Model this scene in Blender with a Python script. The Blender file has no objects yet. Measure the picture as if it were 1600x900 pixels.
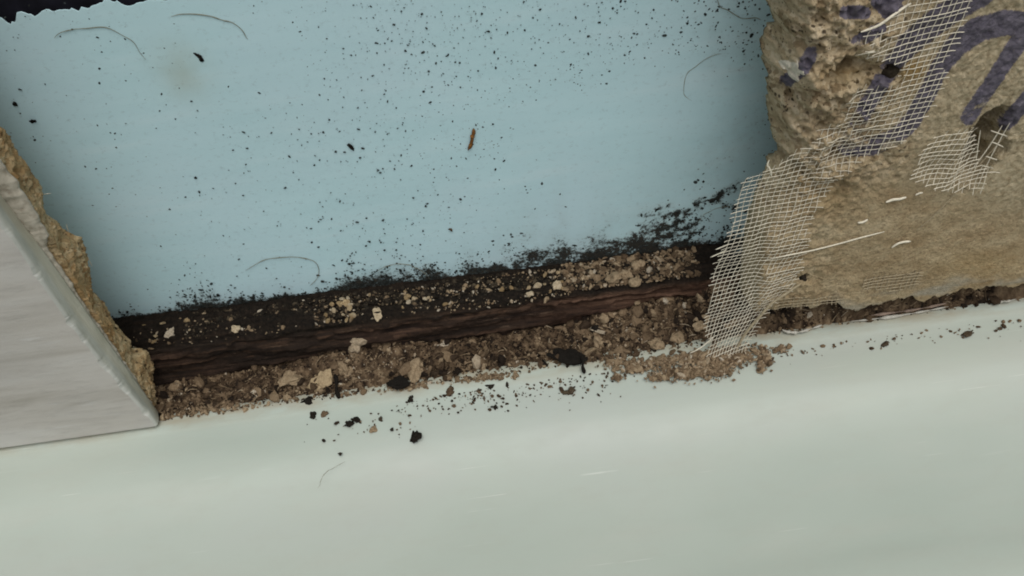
import bpy, math, random
import numpy as np
from mathutils import Matrix, Vector

random.seed(7)
RNG = np.random.default_rng(11)
scene = bpy.context.scene
COL = scene.collection

# ------------------------------------------------------------------ camera
PITCH, ROLL, FPX = math.radians(47), math.radians(8), 1250.0
CAM = np.array([0.0, -0.268, 0.361])
_f = np.array([0, math.cos(PITCH), -math.sin(PITCH)])
_r0 = np.array([1.0, 0, 0])
_u0 = np.array([0, math.sin(PITCH), math.cos(PITCH)])
_r = math.cos(ROLL) * _r0 - math.sin(ROLL) * _u0
_u = math.sin(ROLL) * _r0 + math.cos(ROLL) * _u0
cam_data = bpy.data.cameras.new('camera')
cam = bpy.data.objects.new('camera', cam_data)
COL.objects.link(cam)
m = Matrix.Identity(4)
for i in range(3):
    m[i][0], m[i][1], m[i][2], m[i][3] = _r[i], _u[i], -_f[i], CAM[i]
cam.matrix_world = m
cam_data.sensor_width = 36.0
cam_data.lens = FPX / 1600 * 36.0
cam_data.clip_start = 0.01
cam_data.clip_end = 100.0
scene.camera = cam
scene.cycles.filter_width = 1.9          # a phone picture: edges are a little soft

# ------------------------------------------------------------------ light
SUN_EL, SUN_AZ = math.radians(68), math.radians(20)     # azimuth: to the right of straight out of the wall
world = bpy.data.worlds.new('World')
scene.world = world
world.use_nodes = True
wn, wl = world.node_tree.nodes, world.node_tree.links
wn.clear()
sky = wn.new('ShaderNodeTexSky')
sky.sky_type = 'NISHITA'
sky.sun_disc = False
sky.sun_elevation = SUN_EL
sky.sun_rotation = math.radians(180) - SUN_AZ
sky.dust_density = 3.0
hs = wn.new('ShaderNodeHueSaturation')
hs.inputs['Saturation'].default_value = 0.22
bg = wn.new('ShaderNodeBackground')
bg.inputs['Strength'].default_value = 0.10
wo = wn.new('ShaderNodeOutputWorld')
wl.new(sky.outputs[0], hs.inputs['Color'])
wl.new(hs.outputs[0], bg.inputs['Color'])
wl.new(bg.outputs[0], wo.inputs['Surface'])
sd = bpy.data.lights.new('sun', 'SUN')
sd.energy = 1.3
sd.angle = math.radians(50)
sd.color = (1.0, 0.97, 0.92)
sun = bpy.data.objects.new('sun', sd)
COL.objects.link(sun)
sdir = Vector((math.sin(SUN_AZ) * math.cos(SUN_EL), -math.cos(SUN_AZ) * math.cos(SUN_EL), math.sin(SUN_EL)))
sun.rotation_euler = sdir.to_track_quat('Z', 'Y').to_euler()
sun.location = (0, -1.5, 2)

vs = scene.view_settings
vs.view_transform = 'Standard'
vs.look = 'None'
vs.exposure = 0.17
vs.gamma = 1.0
vs.use_curve_mapping = False

# ------------------------------------------------------------------ measuring helpers
def ray(x, y):
    return _f * FPX + _r * (x - 800) + _u * (450 - y)
def at_y(x, y, Y):
    d = ray(x, y); return CAM + d * (Y - CAM[1]) / d[1]
def at_z(x, y, Z):
    d = ray(x, y); return CAM + d * (Z - CAM[2]) / d[2]
def wall(pts, Y=0.0):
    return np.array([at_y(px, py, Y) for px, py in pts])
def smooth(a, b, v):
    t = np.clip((v - a) / (b - a), 0, 1); return t * t * (3 - 2 * t)

def _hash(i, j, k, seed):
    h = (i.astype(np.int64) * 374761393 + j.astype(np.int64) * 668265263 + k.astype(np.int64) * 2147483647 + seed * 1274126177) & 0xFFFFFFFF
    h = ((h ^ (h >> 13)) * 1274126177) & 0xFFFFFFFF
    h = ((h ^ (h >> 16)) * 2246822519) & 0xFFFFFFFF
    h = h ^ (h >> 15)
    return (h & 0xFFFFFF) / float(0xFFFFFF) * 2 - 1
def vnoise(x, y, z, seed=0):
    x, y, z = np.broadcast_arrays(np.asarray(x, float), np.asarray(y, float), np.asarray(z, float))
    i, j, k = np.floor(x), np.floor(y), np.floor(z)
    u, v, w = x - i, y - j, z - k
    u, v, w = (t * t * (3 - 2 * t) for t in (u, v, w))
    i, j, k = i.astype(np.int64), j.astype(np.int64), k.astype(np.int64)
    r = 0
    for a in (0, 1):
        for b in (0, 1):
            for c in (0, 1):
                r = r + _hash(i + a, j + b, k + c, seed) * (u if a else 1 - u) * (v if b else 1 - v) * (w if c else 1 - w)
    return r
def fbm(x, y, z, seed=0, octv=4, gain=0.5):
    r, a, f = 0, 1.0, 1.0
    for o in range(octv):
        r = r + a * vnoise(np.asarray(x) * f, np.asarray(y) * f, np.asarray(z) * f, seed + o * 17)
        a *= gain; f *= 2.03
    return r

def in_poly(x, y, poly):
    x, y = np.asarray(x), np.asarray(y)
    ins = np.zeros(np.broadcast(x, y).shape, bool)
    n = len(poly)
    for a in range(n):
        x1, y1 = poly[a]; x2, y2 = poly[(a + 1) % n]
        c = ((y1 > y) != (y2 > y)) & (x < (x2 - x1) * (y - y1) / ((y2 - y1) + 1e-12) + x1)
        ins ^= c
    return ins
def seg_dist(x, y, pts):
    d = np.full(np.broadcast(x, y).shape, 1e9)
    for (x1, y1), (x2, y2) in zip(pts[:-1], pts[1:]):
        dx, dy = x2 - x1, y2 - y1
        t = np.clip(((x - x1) * dx + (y - y1) * dy) / (dx * dx + dy * dy + 1e-15), 0, 1)
        d = np.minimum(d, np.hypot(x - x1 - t * dx, y - y1 - t * dy))
    return d

# ------------------------------------------------------------------ mesh helpers
def mesh_np(name, verts, faces, attrs=None, shade_smooth=True):
    verts = np.asarray(verts, np.float32).reshape(-1, 3)
    faces = np.asarray(faces, np.int32)
    me = bpy.data.meshes.new(name)
    n, k = faces.shape
    me.vertices.add(len(verts)); me.vertices.foreach_set('co', verts.ravel())
    me.loops.add(n * k); me.loops.foreach_set('vertex_index', faces.ravel())
    me.polygons.add(n)
    me.polygons.foreach_set('loop_start', np.arange(0, n * k, k, dtype=np.int32))
    me.polygons.foreach_set('loop_total', np.full(n, k, np.int32))
    me.polygons.foreach_set('use_smooth', np.full(n, shade_smooth, bool))
    for a, v in (attrs or {}).items():
        at = me.attributes.new(a, 'FLOAT', 'POINT')
        at.data.foreach_set('value', np.asarray(v, np.float32).ravel())
    me.update(calc_edges=True)
    me.validate()
    return me
def grid_faces(n, m_, flip=False):
    idx = np.arange(n * m_).reshape(n, m_)
    a, b, c, d = idx[:-1, :-1], idx[1:, :-1], idx[1:, 1:], idx[:-1, 1:]
    q = np.stack([a, b, c, d], -1).reshape(-1, 4)
    return q[:, ::-1] if flip else q
def grid_mesh(name, V, attrs=None, flip=False, shade_smooth=True):
    return mesh_np(name, V.reshape(-1, 3), grid_faces(V.shape[0], V.shape[1], flip), attrs, shade_smooth)
def link(name, me, mat=None, parent=None, loc=None):
    o = bpy.data.objects.new(name, me)
    COL.objects.link(o)
    if mat is not None and me is not None and not me.materials:
        me.materials.append(mat)
    if loc is not None: o.location = loc
    if parent is not None: o.parent = parent
    return o
def tag(o, label=None, cat=None, group=None, kind=None):
    if label: o['label'] = label
    if cat: o['category'] = cat
    if group: o['group'] = group
    if kind: o['kind'] = kind
    return o
def empty(name, loc=(0, 0, 0)):
    o = bpy.data.objects.new(name, None); COL.objects.link(o); o.location = loc
    o.empty_display_size = 0.01
    return o
def tube(pts, rad, sides=5, seed=None):
    """verts, quads of a tube along pts; rad scalar or per-point"""
    P = np.asarray(pts, float); n = len(P)
    rad = np.broadcast_to(np.asarray(rad, float), (n,))
    T = np.gradient(P, axis=0); T /= np.linalg.norm(T, axis=1, keepdims=True) + 1e-12
    ref = np.array([0, 1.0, 0]) if abs(T[:, 1]).mean() < 0.8 else np.array([1.0, 0, 0])
    A = np.cross(T, ref); A /= np.linalg.norm(A, axis=1, keepdims=True) + 1e-12
    B = np.cross(T, A)
    th = np.arange(sides) * 2 * math.pi / sides
    V = P[:, None] + rad[:, None, None] * (np.cos(th)[None, :, None] * A[:, None] + np.sin(th)[None, :, None] * B[:, None])
    idx = np.arange(n * sides).reshape(n, sides)
    a = idx[:-1]; b = np.roll(idx, -1, 1)[:-1]; c = np.roll(idx, -1, 1)[1:]; d = idx[1:]
    return V.reshape(-1, 3), np.stack([a, b, c, d], -1).reshape(-1, 4)
def catmull(pts, k=8):
    P = np.asarray(pts, float)
    Q = np.vstack([2 * P[0] - P[1], P, 2 * P[-1] - P[-2]])
    out = []
    for i in range(1, len(Q) - 2):
        for t in np.arange(k) / k:
            p0, p1, p2, p3 = Q[i - 1:i + 3]
            out.append(0.5 * ((2 * p1) + (-p0 + p2) * t + (2 * p0 - 5 * p1 + 4 * p2 - p3) * t ** 2 + (-p0 + 3 * p1 - 3 * p2 + p3) * t ** 3))
    out.append(P[-1])
    return np.array(out)

# crumb shapes: icosahedron (20 faces), and once subdivided (80 faces), knocked out of shape
_ph = (1 + 5 ** .5) / 2
ICO_V = np.array([(-1, _ph, 0), (1, _ph, 0), (-1, -_ph, 0), (1, -_ph, 0), (0, -1, _ph), (0, 1, _ph), (0, -1, -_ph), (0, 1, -_ph), (_ph, 0, -1), (_ph, 0, 1), (-_ph, 0, -1), (-_ph, 0, 1)], float)
ICO_V /= np.linalg.norm(ICO_V[0])
ICO_F = np.array([(0, 11, 5), (0, 5, 1), (0, 1, 7), (0, 7, 10), (0, 10, 11), (1, 5, 9), (5, 11, 4), (11, 10, 2), (10, 7, 6), (7, 1, 8), (3, 9, 4), (3, 4, 2), (3, 2, 6), (3, 6, 8), (3, 8, 9), (4, 9, 5), (2, 4, 11), (6, 2, 10), (8, 6, 7), (9, 8, 1)])
def subdivide(V, F):
    V = [tuple(v) for v in V]; cache = {}; out = []
    def mid(a, b):
        k = (min(a, b), max(a, b))
        if k not in cache:
            p = (np.array(V[a]) + np.array(V[b])); p /= np.linalg.norm(p)
            V.append(tuple(p)); cache[k] = len(V) - 1
        return cache[k]
    for a, b, c in F:
        ab, bc, ca = mid(a, b), mid(b, c), mid(c, a)
        out += [(a, ab, ca), (b, bc, ab), (c, ca, bc), (ab, bc, ca)]
    return np.array(V), np.array(out)
ICO2_V, ICO2_F = subdivide(ICO_V, ICO_F)
ICO3_V, ICO3_F = subdivide(ICO2_V, ICO2_F)
def rand_rot(rng, tilt=1.0):
    a, b, c = rng.uniform(0, 2 * math.pi), rng.normal() * tilt, rng.normal() * tilt
    return np.array(Matrix.Rotation(a, 3, 'Z') @ Matrix.Rotation(b, 3, 'X') @ Matrix.Rotation(c, 3, 'Y'))
def crumb_verts(rng, detail=0, rough=0.28, flat=0.55, long=1.0):
    base = (ICO_V, ICO2_V, ICO3_V)[detail]
    s = rng.uniform(-50, 50)
    if detail:
        n = fbm(base[:, 0] * 1.3 + s, base[:, 1] * 1.3, base[:, 2] * 1.3 + s, 3, 3, 0.55)
    else:
        n = rng.uniform(-1, 1, len(base))
    v = base * (1 + rough * n)[:, None]
    return v * np.array([long, 1.0, flat])
def crumb_faces(detail=0):
    return (ICO_F, ICO2_F, ICO3_F)[detail]
def crumb_cloud(name, pos, size, mat, tone=None, detail=0, tilt=0.5, flat=0.6, long=(0.9, 1.7), rng=None, basis=None):
    """many crumbs joined in one mesh; 'tone' per crumb drives its colour"""
    rng = rng or RNG
    nv = len((ICO_V, ICO2_V)[detail]); F = crumb_faces(detail)
    Vs, Fs, T = [], [], []
    for i, (p, s) in enumerate(zip(pos, size)):
        v = crumb_verts(rng, detail, 0.3, flat * rng.uniform(.7, 1.3), rng.uniform(*long)) @ rand_rot(rng, tilt).T
        if basis is not None: v = v @ basis.T
        Vs.append(v * s + p); Fs.append(F + i * nv)
        T.append(np.full(nv, rng.uniform() if tone is None else tone[i]))
    return mesh_np(name, np.vstack(Vs), np.vstack(Fs), {'tone': np.concatenate(T)}, False)
WALL_BASIS = np.array([[1.0, 0, 0], [0, 0, -1.0], [0, 1.0, 0]])    # crumb's flat axis turned to the wall's normal

# ------------------------------------------------------------------ material helpers
class NG:
    def __init__(s, name, rough=0.8, spec=0.3):
        s.mat = bpy.data.materials.new(name); s.mat.use_nodes = True
        s.nt = s.mat.node_tree; s.nt.nodes.clear()
        s.out = s.n('ShaderNodeOutputMaterial'); s.b = s.n('ShaderNodeBsdfPrincipled')
        s.l(s.b.outputs[0], s.out.inputs[0])
        s.b.inputs['Roughness'].default_value = rough
        s.b.inputs['Specular IOR Level'].default_value = spec
        tc = s.n('ShaderNodeTexCoord'); s.obj = tc.outputs['Object']
    def n(s, t): return s.nt.nodes.new(t)
    def l(s, a, b): s.nt.links.new(a, b)
    def put(s, v, inp):
        if hasattr(v, 'is_output') or isinstance(v, bpy.types.NodeSocket): s.l(v, inp)
        elif isinstance(v, (tuple, list)) and len(v) == 3 and inp.type == 'RGBA': inp.default_value = (*v, 1)
        else: inp.default_value = v
    def mapping(s, scale=(1, 1, 1), loc=(0, 0, 0), vec=None):
        q = s.n('ShaderNodeMapping'); q.inputs['Scale'].default_value = scale; q.inputs['Location'].default_value = loc
        s.l(vec or s.obj, q.inputs['Vector']); return q.outputs[0]
    def noise(s, scale, detail=4, rough=0.55, vec=None, dist=0.0):
        q = s.n('ShaderNodeTexNoise'); q.inputs['Scale'].default_value = scale; q.inputs['Detail'].default_value = detail
        q.inputs['Roughness'].default_value = rough; q.inputs['Distortion'].default_value = dist
        s.l(vec or s.obj, q.inputs['Vector']); return q.outputs['Fac']
    def voro(s, scale, feat='F1', out='Distance', vec=None, rnd=1.0):
        q = s.n('ShaderNodeTexVoronoi'); q.feature = feat; q.inputs['Scale'].default_value = scale; q.inputs['Randomness'].default_value = rnd
        s.l(vec or s.obj, q.inputs['Vector']); return q.outputs[out]
    def ramp(s, fac, stops, interp='LINEAR'):
        q = s.n('ShaderNodeValToRGB'); q.color_ramp.interpolation = interp
        e = q.color_ramp.elements
        while len(e) < len(stops): e.new(0.5)
        for el, (p, c) in zip(e, stops):
            el.position = p; el.color = (*c, 1) if isinstance(c, (tuple, list)) else (c, c, c, 1)
        s.put(fac, q.inputs[0]); return q.outputs[0]
    def mix(s, fac, a, b, mode='MIX'):
        q = s.n('ShaderNodeMix'); q.data_type = 'RGBA'; q.blend_type = mode
        s.put(fac, q.inputs[0]); s.put(a, q.inputs[6]); s.put(b, q.inputs[7]); return q.outputs[2]
    def math(s, op, a, b=0.0, c=0.0):
        q = s.n('ShaderNodeMath'); q.operation = op; q.use_clamp = False
        s.put(a, q.inputs[0]); s.put(b, q.inputs[1]); s.put(c, q.inputs[2]); return q.outputs[0]
    def attr(s, name):
        q = s.n('ShaderNodeAttribute'); q.attribute_name = name; return q.outputs['Fac']
    def xyz(s):
        q = s.n('ShaderNodeSeparateXYZ'); s.l(s.obj, q.inputs[0]); return q.outputs
    def bump(s, h, dist, strength=1.0, prev=None):
        q = s.n('ShaderNodeBump'); q.inputs['Distance'].default_value = dist; q.inputs['Strength'].default_value = strength
        s.put(h, q.inputs['Height'])
        if prev is not None: s.l(prev, q.inputs['Normal'])
        return q.outputs[0]
    def done(s, color=None, normal=None, rough=None):
        if color is not None: s.put(color, s.b.inputs['Base Color'])
        if normal is not None: s.l(normal, s.b.inputs['Normal'])
        if rough is not None: s.put(rough, s.b.inputs['Roughness'])
        return s.mat

def mat_tub():
    g = NG('tub_enamel', 0.35, 0.28)
    big = g.noise(9, 3, vec=g.mapping((0.5, 1.4, 1)))
    c = g.ramp(big, [(0.3, (0.415, 0.47, 0.41)), (0.5, (0.45, 0.50, 0.44)), (0.7, (0.455, 0.49, 0.445))])
    sm = g.noise(60, 4, 0.6, g.mapping((0.25, 1, 1)))
    c = g.mix(g.ramp(sm, [(0.5, 0.0), (0.75, 0.16)]), c, (0.5, 0.49, 0.43))
    # grime film near the lip where the sealant was
    y = g.xyz()[1]
    lip = g.math('MULTIPLY', g.ramp(g.math('MULTIPLY_ADD', y, 30.0, 0.6), [(0.42, 0.0), (0.72, 1.0)]), g.ramp(g.noise(110, 5, 0.65, g.mapping((0.35, 1, 1))), [(0.36, 0.0), (0.6, 0.8)]))
    c = g.mix(lip, c, (0.36, 0.31, 0.22))
    film = g.noise(1.0, 8, 0.72, g.mapping((45, 130, 60), (1, 3, 2)))            # dry dust film, wiped along the rim
    c = g.mix(g.ramp(film, [(0.48, 0.0), (0.75, 0.20)]), c, (0.40, 0.40, 0.34))
    scr = g.noise(1.0, 2, 0.5, g.mapping((9, 900, 300), (4, 1, 0)), 0.4)
    c = g.mix(g.math('MULTIPLY', g.ramp(scr, [(0.70, 0.0), (0.74, 0.5)]), g.ramp(g.noise(40, 2), [(0.5, 0.0), (0.6, 1.0)])), c, (0.68, 0.70, 0.65))
    return g.done(c, g.bump(g.noise(35, 2), 0.0006, 0.2), g.ramp(film, [(0.3, 0.34), (0.75, 0.6)]))
def mat_tile():
    g = NG('tile_glaze', 0.38, 0.45)
    v = g.mapping((5, 30, 46))
    n1 = g.noise(1.0, 6, 0.62, v, 0.6)
    c = g.ramp(n1, [(0.3, (0.38, 0.355, 0.31)), (0.48, (0.50, 0.475, 0.43)), (0.7, (0.575, 0.56, 0.52))])
    st = g.noise(3.2, 5, 0.7, g.mapping((6, 30, 60), (3, 0, 1)))
    c = g.mix(g.ramp(st, [(0.62, 0.0), (0.72, 0.55)]), c, (0.62, 0.62, 0.60))
    c = g.mix(g.ramp(g.noise(14, 3), [(0.4, 0.0), (0.7, 0.35)]), c, (0.33, 0.33, 0.325))
    gr = g.noise(1.0, 8, 0.7, g.mapping((60, 60, 260)))
    c = g.mix(g.ramp(gr, [(0.5, 0.0), (0.75, 0.35)]), c, (0.27, 0.26, 0.235))
    return g.done(c, g.bump(gr, 0.0007, 0.45), g.ramp(gr, [(0.3, 0.35), (0.7, 0.6)]))
def mat_tile_edge():
    g = NG('tile_cut_edge', 0.35, 0.4)
    n = g.noise(160, 5, 0.6, g.mapping((1, 1, 0.3)))
    c = g.ramp(n, [(0.3, (0.33, 0.335, 0.28)), (0.55, (0.43, 0.44, 0.385)), (0.75, (0.50, 0.50, 0.45))])
    ar = g.math('MULTIPLY_ADD', g.xyz()[1], -170.0, 0.0)      # the glaze is pale where the arris is chipped
    c = g.mix(g.ramp(ar, [(0.62, 0.0), (0.8, 0.6)]), c, (0.60, 0.60, 0.56))
    c = g.mix(g.ramp(ar, [(0.0, 0.35), (0.3, 0.0)]), c, (0.5, 0.45, 0.31))
    return g.done(c, g.bump(n, 0.0012, 0.5))
def mat_adhesive():
    g = NG('tile_adhesive', 0.9, 0.15)
    n = g.noise(220, 5, 0.65)
    c = g.ramp(n, [(0.3, (0.25, 0.215, 0.165)), (0.5, (0.42, 0.385, 0.31)), (0.75, (0.52, 0.48, 0.40))])
    return g.done(c, g.bump(n, 0.0015, 0.6))
def chip_colour(g, lo, mid, hi, pores=True, scale=1.0):
    cell = g.voro(330 * scale, 'F1', 'Color', g.mapping((1, 1, 1.3)))
    sep = g.n('ShaderNodeSeparateColor'); g.l(cell, sep.inputs[0])
    big = g.noise(70 * scale, 5, 0.6)
    fac = g.math('MULTIPLY_ADD', sep.outputs[0], 0.35, g.math('MULTIPLY', big, 0.65))
    c = g.ramp(fac, [(0.25, lo), (0.48, mid), (0.72, hi)])
    if pores:
        p = g.voro(230 * scale, 'F1', 'Distance', g.mapping((1, 1, 1), (.3, .1, .7)))
        msk = g.math('MULTIPLY', g.ramp(p, [(0.16, 1.0), (0.27, 0.0)]), g.ramp(g.noise(45 * scale, 3), [(0.42, 0.0), (0.6, 0.9)]))
        c = g.mix(msk, c, (0.035, 0.025, 0.016))
        p2 = g.voro(520 * scale, 'F1', 'Distance', g.mapping((1, 1, 1), (.7, .2, .4)))
        c = g.mix(g.math('MULTIPLY', g.ramp(p2, [(0.14, 0.8), (0.26, 0.0)]), g.ramp(g.noise(80 * scale, 2), [(0.45, 0.0), (0.55, 1.0)])), c, (0.05, 0.036, 0.022))
        grain = g.noise(900 * scale, 3, 0.7)
        c = g.mix(g.ramp(grain, [(0.56, 0.0), (0.7, 0.55)]), c, tuple(v * 0.45 for v in lo))
    return c
def mat_chip_left():
    g = NG('chipboard_broken_edge', 0.92, 0.1)
    c = chip_colour(g, (0.27, 0.165, 0.075), (0.44, 0.315, 0.165), (0.58, 0.455, 0.275))
    c = g.mix(g.ramp(g.noise(28, 2), [(0.5, 0.0), (0.66, 0.5)]), c, (0.33, 0.19, 0.07))
    b = g.bump(g.noise(700, 4, 0.7), 0.0012, 0.9)
    return g.done(c, b)
def mat_board_right():
    g = NG('backer_board', 0.93, 0.1)
    chip = chip_colour(g, (0.27, 0.195, 0.11), (0.455, 0.36, 0.225), (0.60, 0.50, 0.345))
    mud = g.noise(60, 8, 0.68, g.mapping((0.9, 1, 1.1)), 0.15)
    mudc = g.ramp(mud, [(0.28, (0.27, 0.19, 0.10)), (0.5, (0.42, 0.325, 0.195)), (0.72, (0.52, 0.43, 0.28))])
    fine = g.noise(650, 3, 0.7)
    mudc = g.mix(g.ramp(fine, [(0.50, 0.0), (0.68, 0.6)]), mudc, (0.13, 0.095, 0.055))
    c = g.mix(g.attr('mud'), chip, mudc)
    grey = g.ramp(g.noise(420, 4, 0.65), [(0.3, (0.26, 0.205, 0.12)), (0.5, (0.435, 0.36, 0.235)), (0.7, (0.55, 0.47, 0.32))])
    c = g.mix(g.attr('plain'), c, grey)
    c = g.mix(g.attr('ochre'), c, (0.33, 0.205, 0.06))
    c = g.mix(g.attr('skin'), c, g.ramp(g.noise(300, 4, .65), [(0.35, (0.27, 0.24, 0.18)), (0.65, (0.42, 0.39, 0.31))]))
    n2 = g.noise(430, 6, 0.78)
    pm = g.math('ADD', g.attr('paint'), g.math('MULTIPLY_ADD', n2, 2.2, -1.2))
    pm = g.ramp(pm, [(0.25, 0.0), (0.6, 0.88)])
    c = g.mix(pm, c, g.ramp(g.noise(240, 3), [(0.35, (0.06, 0.058, 0.10)), (0.65, (0.125, 0.118, 0.17))]))
    b = g.bump(g.noise(800, 4, 0.7), 0.0013, 0.9)
    b = g.bump(g.noise(240, 3, 0.6), 0.0015, 0.5, b)
    return g.done(c, b)
def mat_blue():
    g = NG('blue_sheet', 0.75, 0.1)
    st = g.noise(1.0, 5, 0.6, g.mapping((14, 1, 90)))
    c = g.ramp(st, [(0.3, (0.485, 0.695, 0.735)), (0.55, (0.515, 0.72, 0.76)), (0.75, (0.56, 0.74, 0.775))])
    c = g.mix(g.ramp(g.noise(11, 3), [(0.4, 0.0), (0.7, 0.5)]), c, (0.54, 0.695, 0.755))
    dust = g.noise(1.0, 6, 0.75, g.mapping((260, 1, 420)))
    c = g.mix(g.ramp(dust, [(0.55, 0.0), (0.70, 0.34)]), c, (0.22, 0.30, 0.31))
    c = g.mix(g.attr('stain'), c, (0.36, 0.36, 0.24))
    c = g.mix(g.math('MULTIPLY', g.attr('mould'), 0.5), c, (0.20, 0.20, 0.16))
    mn = g.noise(1.0, 6, 0.72, g.mapping((420, 1, 470)))
    mk = g.ramp(g.math('ADD', g.math('MULTIPLY', mn, 1.15), g.math('MULTIPLY', g.attr('mould'), 0.62)), [(0.80, 0.0), (0.97, 0.97)])
    c = g.mix(mk, c, g.ramp(mn, [(0.45, (0.014, 0.011, 0.008)), (0.7, (0.045, 0.034, 0.022))]))
    return g.done(c, g.bump(st, 0.0005, 0.15))
def mat_wood():
    g = NG('rotten_timber', 0.9, 0.08)
    gr = g.noise(1.0, 6, 0.65, g.mapping((16, 260, 330)), 0.3)
    dark = g.ramp(gr, [(0.3, (0.010, 0.008, 0.007)), (0.52, (0.028, 0.019, 0.014)), (0.72, (0.085, 0.05, 0.032))])
    red = g.ramp(gr, [(0.3, (0.016, 0.009, 0.007)), (0.52, (0.075, 0.042, 0.028)), (0.72, (0.20, 0.12, 0.08))])
    c = g.mix(g.attr('raw'), dark, red)
    sp = g.noise(1.0, 5, 0.7, g.mapping((30, 420, 520), (2, 5, 1)))
    c = g.mix(g.ramp(sp, [(0.60, 0.0), (0.72, 0.5)]), c, (0.20, 0.135, 0.09))
    c = g.mix(g.attr('black'), c, g.ramp(g.noise(500, 5, .7), [(0.35, (0.007, 0.006, 0.005)), (0.62, (0.020, 0.015, 0.011)), (0.75, (0.07, 0.048, 0.03))]))
    return g.done(c, g.bump(g.noise(700, 4, .7), 0.0012, 0.7, g.bump(gr, 0.0012, 0.7)), g.ramp(gr, [(0.3, 0.8), (0.7, 0.95)]))
def mat_tone(name, stops, rough=0.92, bumpd=0.0006, scale=900):
    g = NG(name, rough, 0.12)
    c = g.ramp(g.attr('tone'), stops)
    n = g.noise(scale, 3, 0.65)
    c = g.mix(g.ramp(n, [(0.35, 0.55), (0.6, 0.0)]), c, g.mix(1.0, c, (0.42, 0.36, 0.30), 'MULTIPLY'))
    return g.done(c, g.bump(n, bumpd, 0.7))
def mat_flat(name, col, rough=0.8, var=0.35, scale=500, spec=0.2):
    g = NG(name, rough, spec)
    n = g.noise(scale, 4, 0.6)
    c = g.ramp(n, [(0.3, tuple(v * (1 - var) for v in col)), (0.7, tuple(min(1, v * (1 + var)) for v in col))])
    return g.done(c, g.bump(n, 0.0004, 0.5))

M_TUB, M_TILE, M_TEDGE, M_ADH = mat_tub(), mat_tile(), mat_tile_edge(), mat_adhesive()
M_CHIP, M_BOARD, M_BLUE, M_WOOD = mat_chip_left(), mat_board_right(), mat_blue(), mat_wood()
M_DARK = mat_flat('dark_backing', (0.010, 0.010, 0.016), 0.85, 0.5, 120)
M_DEB = mat_tone('crumbled_board', [(0.0, (0.020, 0.014, 0.010)), (0.3, (0.092, 0.062, 0.038)), (0.6, (0.215, 0.154, 0.095)), (0.85, (0.35, 0.267, 0.17)), (1.0, (0.46, 0.40, 0.31))])
M_TAN = mat_tone('tan_crumb', [(0.0, (0.22, 0.145, 0.07)), (0.5, (0.38, 0.28, 0.155)), (1.0, (0.52, 0.44, 0.32))])
M_BLACK = mat_tone('black_crumb', [(0.0, (0.012, 0.010, 0.008)), (0.7, (0.035, 0.028, 0.02)), (1.0, (0.11, 0.085, 0.055))])
M_MOULD = mat_tone('mould', [(0.0, (0.018, 0.020, 0.018)), (0.55, (0.06, 0.072, 0.07)), (1.0, (0.22, 0.28, 0.285))])
M_THREAD = mat_flat('glass_fibre', (0.74, 0.685, 0.55), 0.6, 0.2, 900)
M_THREAD_DIRTY = mat_flat('glass_fibre_in_mortar', (0.40, 0.335, 0.225), 0.8, 0.25, 900)
M_HAIR = mat_flat('hair', (0.20, 0.18, 0.12), 0.5, 0.3, 900)
M_SLIVER = mat_flat('brown_sliver', (0.17, 0.075, 0.018), 0.6, 0.5, 900)
M_SEAL = mat_flat('old_sealant', (0.47, 0.45, 0.39), 0.55, 0.2, 300)
M_PINK = mat_flat('pinkish_sealant', (0.27, 0.20, 0.155), 0.6, 0.3, 300)
M_PLASTER = mat_flat('white_plaster', (0.62, 0.57, 0.46), 0.9, 0.2, 700)

def interp_by(pts, key, val):
    o = np.argsort(pts[:, key]); a = pts[o]
    return lambda q: np.interp(q, a[:, key], a[:, val])

# ================================================================== SETTING / LARGE THINGS
# ---- bathtub: one long pressed profile
prof = catmull([(.020, -.060), (.017, -.010), (.0105, -.0012), (.0070, .0007), (.0030, .0010), (-.0020, .0007), (-.0055, .0002), (-.012, 0), (-.020, 0.0001), (-.028, -.0004),
                (-.036, -.0022), (-.045, -.0066), (-.055, -.0150), (-.066, -.0280), (-.078, -.0450), (-.092, -.067), (-.108, -.095), (-.158, -.16), (-.178, -.30), (-.205, -.342), (-.27, -.358), (-.50, -.36), (-.565, -.34),
                (-.605, -.25), (-.635, -.06), (-.655, -.012), (-.69, 0), (-.75, 0), (-.756, -.04)], 6)
xs = np.linspace(-.85, .85, 260)
V = np.zeros((len(xs), len(prof), 3))
V[..., 0] = xs[:, None]; V[..., 1] = prof[None, :, 0]; V[..., 2] = prof[None, :, 1]
lipz = np.exp(-((V[..., 1] - .003) / .006) ** 2)
V[..., 1] += lipz * 0.0006 * fbm(V[..., 0] * 12, 0, 0, 5, 2)
V[..., 2] += 0.0004 * vnoise(V[..., 0] * 14, V[..., 1] * 20, 0, 8)
tub = link('bathtub', grid_mesh('bathtub', V, flip=True), M_TUB)
tag(tub, 'glossy greenish white bathtub rim running along the foot of the wall', 'bathtub')

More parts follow.
